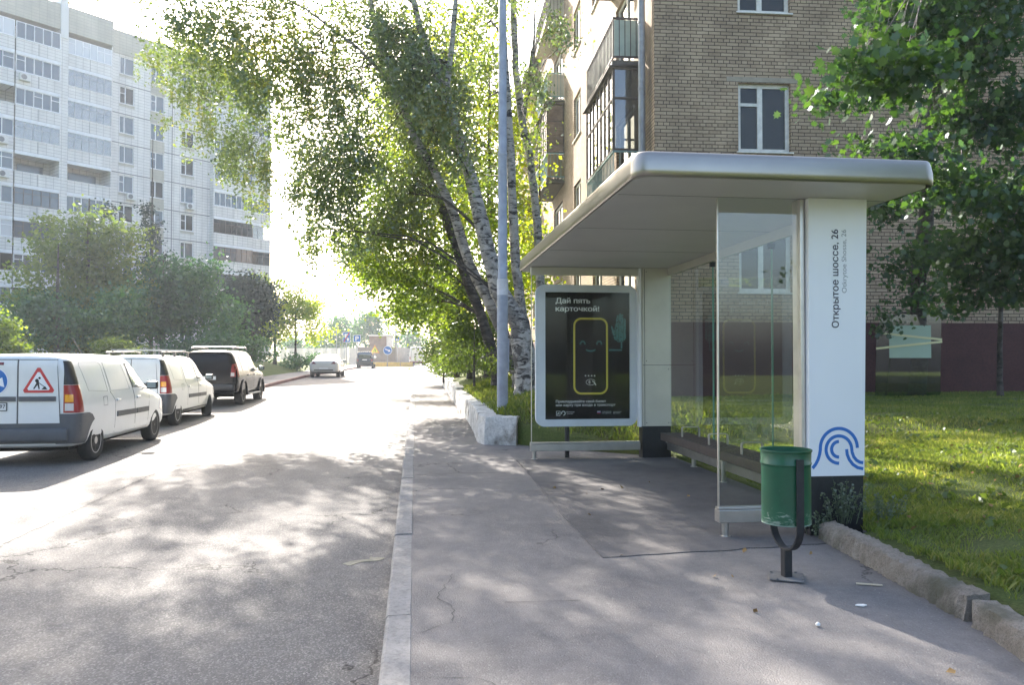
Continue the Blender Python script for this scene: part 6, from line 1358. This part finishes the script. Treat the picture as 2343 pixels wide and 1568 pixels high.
# ---- maples on the right by the brick house
m1 = [(at(2098, 905, 19.4), .2), (at(2105, 780, 19.3), .18), (at(2100, 640, 19), .175), (at(2118, 520, 18), .16), (at(2125, 380, 17), .14), (at(2135, 240, 15.6), .11), (at(2170, 60, 14.4), .085), (at(2200, -150, 13.6), .05)]
tree('maple_tree', 'large dark maple by the brick gable, its bright lobed leaves hanging over the shelter roof', [m1],
     [blob(2100, 50, 11.5, 80, 50, .9, 40), blob(2230, 100, 12, 100, 90, 1.1, 55), blob(2030, 30, 12, 40, 40, .5, 12), blob(2060, 165, 8.6, 70, 34, .45, 20), blob(1975, 155, 8.4, 56, 26, .3, 10), blob(2000, 215, 11, 50, 18, .4, 9), blob(1885, 228, 11.3, 46, 10, .2, 5), blob(2250, 290, 12.3, 100, 70, 1, 40), blob(2160, 270, 12.4, 40, 50, .6, 10), blob(2080, 350, 11.6, 60, 26, .5, 16), blob(1960, 347, 11.6, 40, 10, .3, 4), blob(2200, 430, 11.6, 110, 50, .9, 34), blob(2020, 460, 15, 40, 50, .8, 20), blob(2140, 570, 17, 56, 36, .8, 18), blob(2060, 610, 18, 36, 40, .6, 12), blob(2110, 670, 18.5, 44, 36, .7, 12), blob(2020, 735, 18.6, 16, 30, .35, 5), blob(2280, -60, 12, 160, 90, 1.4, 70), blob(2100, -120, 12, 170, 80, 1.3, 70), blob(2230, -300, 12, 200, 110, 1.8, 90)],
     'maple_leaf', 'dark_bark', .105, 22, .25, 51, 'maples by the brick house', 0, shape='maple', twigs=.3, mult=1.25, up=.2)
m2 = [(at(2288, 905, 18.6), .07), (at(2287, 800, 18.4), .06), (at(2290, 710, 18), .05), (at(2305, 620, 17), .04), (at(2325, 500, 16), .025)]
m2b = [(at(2290, 712, 18), .033), (at(2272, 660, 17.8), .025), (at(2262, 620, 17.6), .012)]
tree('maple_tree', 'young maple with a thin forked stem standing before the dark red plinth', [m2, m2b],
     [blob(2310, 560, 12.6, 70, 60, .7, 36), blob(2230, 640, 13, 70, 46, .5, 26), blob(2300, 460, 12.4, 80, 60, .7, 36), blob(2330, 660, 13, 50, 40, .5, 14), blob(2180, 700, 13.4, 44, 26, .35, 9), blob(2210, 560, 12.8, 50, 44, .5, 16), blob(2450, 560, 12.6, 90, 120, 1.0, 50), blob(2420, 300, 12.5, 90, 120, 1.0, 50)],
     'maple_leaf', 'dark_bark', .105, 21, .24, 52, 'maples by the brick house', 0, shape='maple', twigs=.3, mult=1.25, up=.2)
# ---- left side, in front of the tower
GL = 'trees in front of the white tower'
def lt(name, label, px, base_y, Z, h, bl, m, size, per, sp, seed, **k): return tree(name, label, [simple_trunk(px, base_y, Z, h, k.pop('r', .16))], bl, m, k.pop('bk', 'dark_bark'), size, per, sp, seed, k.pop('group', GL), 0, shape='quad', **k)
lt('broadleaf_tree', 'tallest tree before the tower with a yellowing top, left of the others', 200, 830, 42, 6, [blob(200, 560, 42, 105, 80, 2.4, 110), blob(150, 680, 42, 120, 80, 2.4, 130), blob(240, 680, 42, 90, 100, 2.2, 110), blob(110, 760, 41, 70, 50, 1.8, 60), blob(220, 780, 41, 90, 50, 1.8, 60)], 'autumn_leaf', .2, 46, .5, 61, r=.25)
lt('broadleaf_tree', 'grey-green tree leaning in front of the yellow-topped tree', 130, 830, 39, 4, [blob(100, 720, 39, 70, 60, 1.8, 60), blob(190, 750, 39, 110, 60, 2, 100), blob(270, 720, 39, 60, 80, 1.6, 60)], 'dull_leaf', .18, 46, .45, 62)
lt('broadleaf_tree', 'rounded tree in the middle of the row, with a thin visible trunk', 372, 825, 44, 4, [blob(370, 650, 44, 70, 60, 1.8, 70), blob(430, 700, 44, 80, 70, 2, 90), blob(360, 740, 44, 70, 50, 1.8, 60), blob(460, 640, 44, 60, 50, 1.6, 44), blob(520, 750, 43, 60, 50, 1.6, 44), blob(330, 690, 44, 40, 60, 1.4, 30)], 'dull_leaf', .19, 46, .48, 63)
lt('broadleaf_tree', 'darkest dense tree at the right end of the row, against the tower corner', 580, 820, 52, 4, [blob(560, 690, 52, 62, 60, 2, 110), blob(600, 700, 52, 26, 60, 1.5, 30), blob(540, 770, 52, 70, 44, 2, 70)], 'spruce_needle', .2, 50, .5, 64)
lt('spruce_tree', 'dark narrow spruce poking up behind the yellow-topped tree', 345, 820, 47, 9, [blob(340, 480, 47, 12, 20, .6, 8), blob(345, 530, 47, 22, 30, .9, 16), blob(350, 590, 47, 32, 40, 1.2, 22), blob(250, 495, 47, 10, 20, .5, 6)], 'spruce_needle', .16, 40, .3, 65, r=.12)
lt('young_tree', 'slender light green young tree on the lawn, nearest the pale saloon car', 676, 838, 60, 3.2, [blob(665, 690, 60, 52, 40, 1.6, 56), blob(705, 715, 60, 46, 34, 1.6, 46), blob(645, 745, 60, 40, 34, 1.3, 36), blob(725, 765, 60, 34, 18, 1.2, 18)], 'glow_leaf', .2, 30, .45, 66, r=.11)
lt('young_tree', 'second young tree with a dark trunk, left of the slender one', 629, 835, 62, 3.2, [blob(620, 690, 62, 40, 50, 1.6, 50), blob(612, 760, 62, 40, 40, 1.5, 44), blob(600, 650, 62, 18, 24, 1., 10)], 'glow_leaf', .2, 34, .45, 67, r=.16)
lt('bush', 'rounded bush above the roof of the first white van', 262, 828, 34, .8, [blob(262, 800, 34, 46, 26, .9, 44), blob(300, 812, 34, 40, 20, .8, 24)], 'bush_leaf', .12, 44, .25, 68, group=None, cat='bush', r=.03)
lt('bush', 'bright sunlit bush at the left edge behind the first van', 5, 820, 30, .8, [blob(0, 760, 30, 34, 44, .8, 44), blob(30, 800, 30, 30, 26, .7, 24)], 'linden_leaf', .12, 44, .25, 69, group=None, cat='bush', r=.03)
lt('bush', 'grey-brown bush on the lawn between the young trees and the pale car', 712, 838, 58, .6, [blob(690, 828, 58, 34, 16, 1, 22), blob(660, 828, 60, 14, 14, .8, 8), blob(722, 822, 60, 20, 14, 1, 12)], 'dull_leaf', .16, 40, .3, 70, group=None, cat='bush', r=.03)
lt('bush', 'dark bush under the trees between the two vans', 520, 825, 40, .8, [blob(500, 790, 40, 60, 30, 1.2, 44), blob(420, 800, 40, 60, 24, 1.2, 34), blob(600, 800, 44, 40, 30, 1.2, 24)], 'dull_leaf', .14, 44, .3, 71, group=None, cat='bush', r=.03)
# far trees
FG = 'hazy trees at the end of the street'
def ft(label, px, Z, bl, seed): return lt('far_tree', label, px, 830, Z, 5, bl, 'dull_leaf', .5, 26, .9, seed, group=FG, twigs=.15)
ft('rounded hazy tree above the brown cabin', 852, 135, [blob(850, 740, 135, 42, 34, 4, 60), blob(840, 775, 135, 50, 26, 4, 40)], 81)
ft('ragged hazy tree between the young trees and the parking signs', 770, 130, [blob(775, 745, 130, 26, 26, 3, 24), blob(765, 785, 130, 40, 24, 3.4, 40)], 82)
ft('far pale tree right of the mast beside the pavement', 935, 150, [blob(935, 780, 150, 28, 26, 4, 34), blob(960, 790, 150, 20, 26, 4, 20)], 83)
ft('low hazy tree line behind the white fence', 700, 140, [blob(700, 795, 140, 70, 22, 4, 60)], 84)
ft('small hazy tree behind the parking sign', 808, 150, [blob(808, 765, 150, 24, 26, 4, 24)], 85)

# ---- kerbside tree added out of view, crown laid out to shade the near road
tree('broadleaf_tree', 'tall kerbside tree added outside the left edge, unseen, to dapple the near road', [[(Vector((-12.6, 17.5, .5)), .3), (Vector((-12.4, 17.8, 6)), .22), (Vector((-12, 18.3, 12)), .1), (Vector((-12, 18.5, 15)), .03)]],
     [(Vector(c), r, n) for c, r, n in (((-12.5, 18, 11), (3, 3, 1.8), 75), ((-13, 21.5, 13), (3, 3, 1.8), 60), ((-12.2, 15, 9.5), (2.2, 2.4, 1.4), 50), ((-12.8, 17, 14.5), (2.6, 2.6, 1.8), 50), ((-11.6, 13, 8), (1.6, 1.6, 1), 24), ((-11.5, 25, 15.5), (2.8, 3, 1.5), 75), ((-10, 28.5, 17), (3, 2.5, 1.5), 75), ((-12.5, 22, 14.5), (2.5, 2.5, 1.5), 50), ((-8.5, 25, 14.8), (2.5, 2.5, 1.4), 56), ((-9.5, 20.5, 13.5), (2, 2, 1.2), 30))], 'linden_leaf', 'dark_bark', .14, 34, .36, 89, None, 0, shape='quad', twigs=.2, mult=.8)
# ---- trees on the viewer's side, met in the shelter's glass, the poster and the polished canopy edge
BG = 'trees behind the viewer'
for i, (x, y, h, label) in enumerate(((-10, -8, 10, 'spreading tree across the road behind the viewer, met only in reflections'), (13, -3, 9, 'tree on the lawn right of the viewer, met only in reflections'))):
    b0 = Vector((x, y, .3)); bl = [(b0 + Vector((dx, dy, h * .75 + dz)), (3.2, 2.8, 2.6), 70) for dx, dy, dz in ((0, 0, 0), (2.8, .5, -1.5), (-2.8, .5, -1), (0, .8, 2.6), (.5, 1, -3.4), (-2, .5, -4.6), (2.4, .2, -5))]
    tree('broadleaf_tree', label, [[(b0, .25), (b0 + Vector((.1, 0, h * .5)), .18), (b0 + Vector((0, 0, h)), .06)]], bl, 'maple_leaf', 'dark_bark', .15, 60, .5, 90 + i, BG, 0, shape='quad', twigs=.1)
# ------------------------------------------------------------------ grass and small plants
def grass(name, n, region, hgt, seed, m='grass_blade', wd=.006, clump=.5):
    rs = np.random.RandomState(seed); X = []; 
    x0, x1, y0, y1 = region; cnt = 0; P_ = []
    N = n * 3; xs = rs.uniform(x0, x1, N); ys = y0 + (y1 - y0) * rs.uniform(0, 1, N) ** 1.35
    keep = []
    for x, y in zip(xs, ys):
        b = XB(y); d = x - b
        edge = .5 + .5 * math.sin(y * 9 + 2 * math.sin(y * 23))
        if d < .03 + .11 * edge: continue
        if y > 19.3 and x > 6: continue
        q = math.sin(x * 2.1 + 1.3 * math.sin(y * 1.7)) + math.sin(y * 2.9 + x * .7) + rs.normal() * .9
        if q < -1.1 or (d < 2.2 and y < 9 and math.sin(x * 5.3 + y * 3.1) + math.sin(y * 7.7 - x * 2) + rs.normal() * .45 < -1.15): continue
        keep.append((x, y, max(bank_z(x, y) - .015, .285 if (d < .15 and y < 5.8) else 0), q))
        if len(keep) >= n: break
    K = np.array(keep); n = len(K); base = K[:, :3]
    h = hgt * rs.uniform(.4, 1.3, n) * (1 + .18 * K[:, 3]); a = rs.uniform(0, 2 * math.pi, n); lean = rs.uniform(.05, .9, n) * h
    w_ = wd * rs.uniform(.7, 1.5, n) * (1 + base[:, 1] / 14)
    t = np.stack([np.cos(a), np.sin(a), np.zeros(n)], 1); b = np.stack([-np.sin(a), np.cos(a), np.zeros(n)], 1)
    V = np.zeros((n, 4, 3)); mid = base + t * (lean * .35)[:, None] + np.array([0, 0, 1]) * (h * .62)[:, None]; tip = base + t * lean[:, None] + np.array([0, 0, 1]) * h[:, None]
    V[:, 0] = base - b * w_[:, None]; V[:, 1] = base + b * w_[:, None]; V[:, 2] = mid + b * (w_ * .7)[:, None]; V[:, 3] = tip
    F = np.arange(n * 4).reshape(n, 4); o = fast_mesh(name, V.reshape(-1, 3), F, m); o['kind'] = 'stuff'; return o
tag(grass('grass', 240000, (2.6, 9.5, 1.5, 11), .045, 1, wd=.003), 'short green lawn grass spreading from the broken kerb to the brick gable', 'grass')
tag(grass('grass', 140000, (3.3, 18, 8, 19.4), .055, 2, wd=.004), 'lawn grass with dandelion patches before the plinth of the brick house', 'grass')
tag(grass('grass', 26000, (1.3, 5.0, 11.3, 24), .10, 3, wd=.005), 'longer dry grass on the bank behind the lime-washed wall', 'grass')
# broad-leaved weeds in the lawn
rs = np.random.RandomState(9); C = []
for k in range(420):
    y = rs.uniform(3.2, 13); x = XB(y) + .25 + rs.uniform(0, 6) ** 1.0
    if y > 6 and x < 3.9: continue
    z = bank_z(x, y); 
    for j in range(7): a = rs.uniform(0, 6.28); r_ = rs.uniform(.02, .09); C.append((x + r_ * math.cos(a), y + r_ * math.sin(a), z + rs.uniform(.02, .07)))
o = leaves('weeds', np.array(C), .07, 'bush_leaf', None, (0, 0, 0), 5, 'rhomb', up=.8); tag(o, 'broad-leaved weeds scattered through the lawn grass', 'weeds', kind='stuff')
C = []
for k in range(150):
    y = rs.uniform(3.0, 12.5); x = XB(y) + rs.uniform(.05, 5); C.append((x, y, bank_z(x, y) + .05))
for k in range(14): C.append((rs.uniform(1.4, 2.9), rs.uniform(3.2, 9), .162)); 
o = leaves('fallen_leaves', np.array(C), .05, 'dry_leaf', None, (0, 0, 0), 6, 'rhomb', up=.9); tag(o, 'dry fallen leaves strewn over lawn and pavement', 'leaves', kind='stuff')
def weed(name, label, x, y, z, n, h, seed):
    rr = random.Random(seed); t = thing(name, label, 'weed', (x, y, z), 0); mb = MB(); C = []
    for k in range(n):
        a = rr.uniform(0, 6.28); r_ = rr.uniform(0, .14); hh = h * rr.uniform(.55, 1.1); p0 = Vector((r_ * math.cos(a), r_ * .5 * math.sin(a), -.03)); tip = p0 + Vector((math.cos(a) * hh * .25, math.sin(a) * hh * .15 - .03, hh))
        mb.tube([p0, p0.lerp(tip, .5) + Vector((0, 0, .02)), tip], [.003, .0025, .001], 4, cap=False)
        for j in range(26): f = rr.uniform(.2, 1); q = p0.lerp(tip, f); C.append(q + Vector([rr.uniform(-.03, .03) * (1.2 - f * .6) for _ in range(3)]))
    mb.build('stems', 'weed_leaf', t, smooth=True); leaves('leaves', np.array([tuple(c) for c in C]), .022, 'weed_leaf', t, (0, 0, 0), seed, 'rhomb', up=.1)
weed('mugwort', 'feathery grey-green weed clump growing against the black foot of the name column', 3.42, 5.84, .3, 22, .34, 3)
weed('mugwort', 'low weed tuft at the broken corner of the lawn kerb beside the bin', 3.24, 5.9, .2, 9, .22, 4)
weed('mugwort', 'leafy weed beside the right edge of the name column', 3.78, 5.86, .32, 12, .2, 5)
# ------------------------------------------------------------------ hazy late-summer air, also standing in for the lens-flare veil
hm = bpy.data.materials.new('haze'); hm.use_nodes = True; nt = hm.node_tree; nt.nodes.clear()
ho = nd(nt, 'OutputMaterial'); hv = nd(nt, 'VolumePrincipled'); hv.inputs['Color'].default_value = (.82, .9, 1, 1)
hv.inputs['Density'].default_value = .0006; hv.inputs['Anisotropy'].default_value = .45; nt.links.new(hv.outputs[0], ho.inputs['Volume']); M['haze'] = hm
mb = MB(); mb.bb((-640, -90, -1.2), (640, 640, 38)); o = mb.build('haze', 'haze'); tag(o, 'thin bright haze filling the street air, also standing in for lens flare', 'haze', kind='stuff')
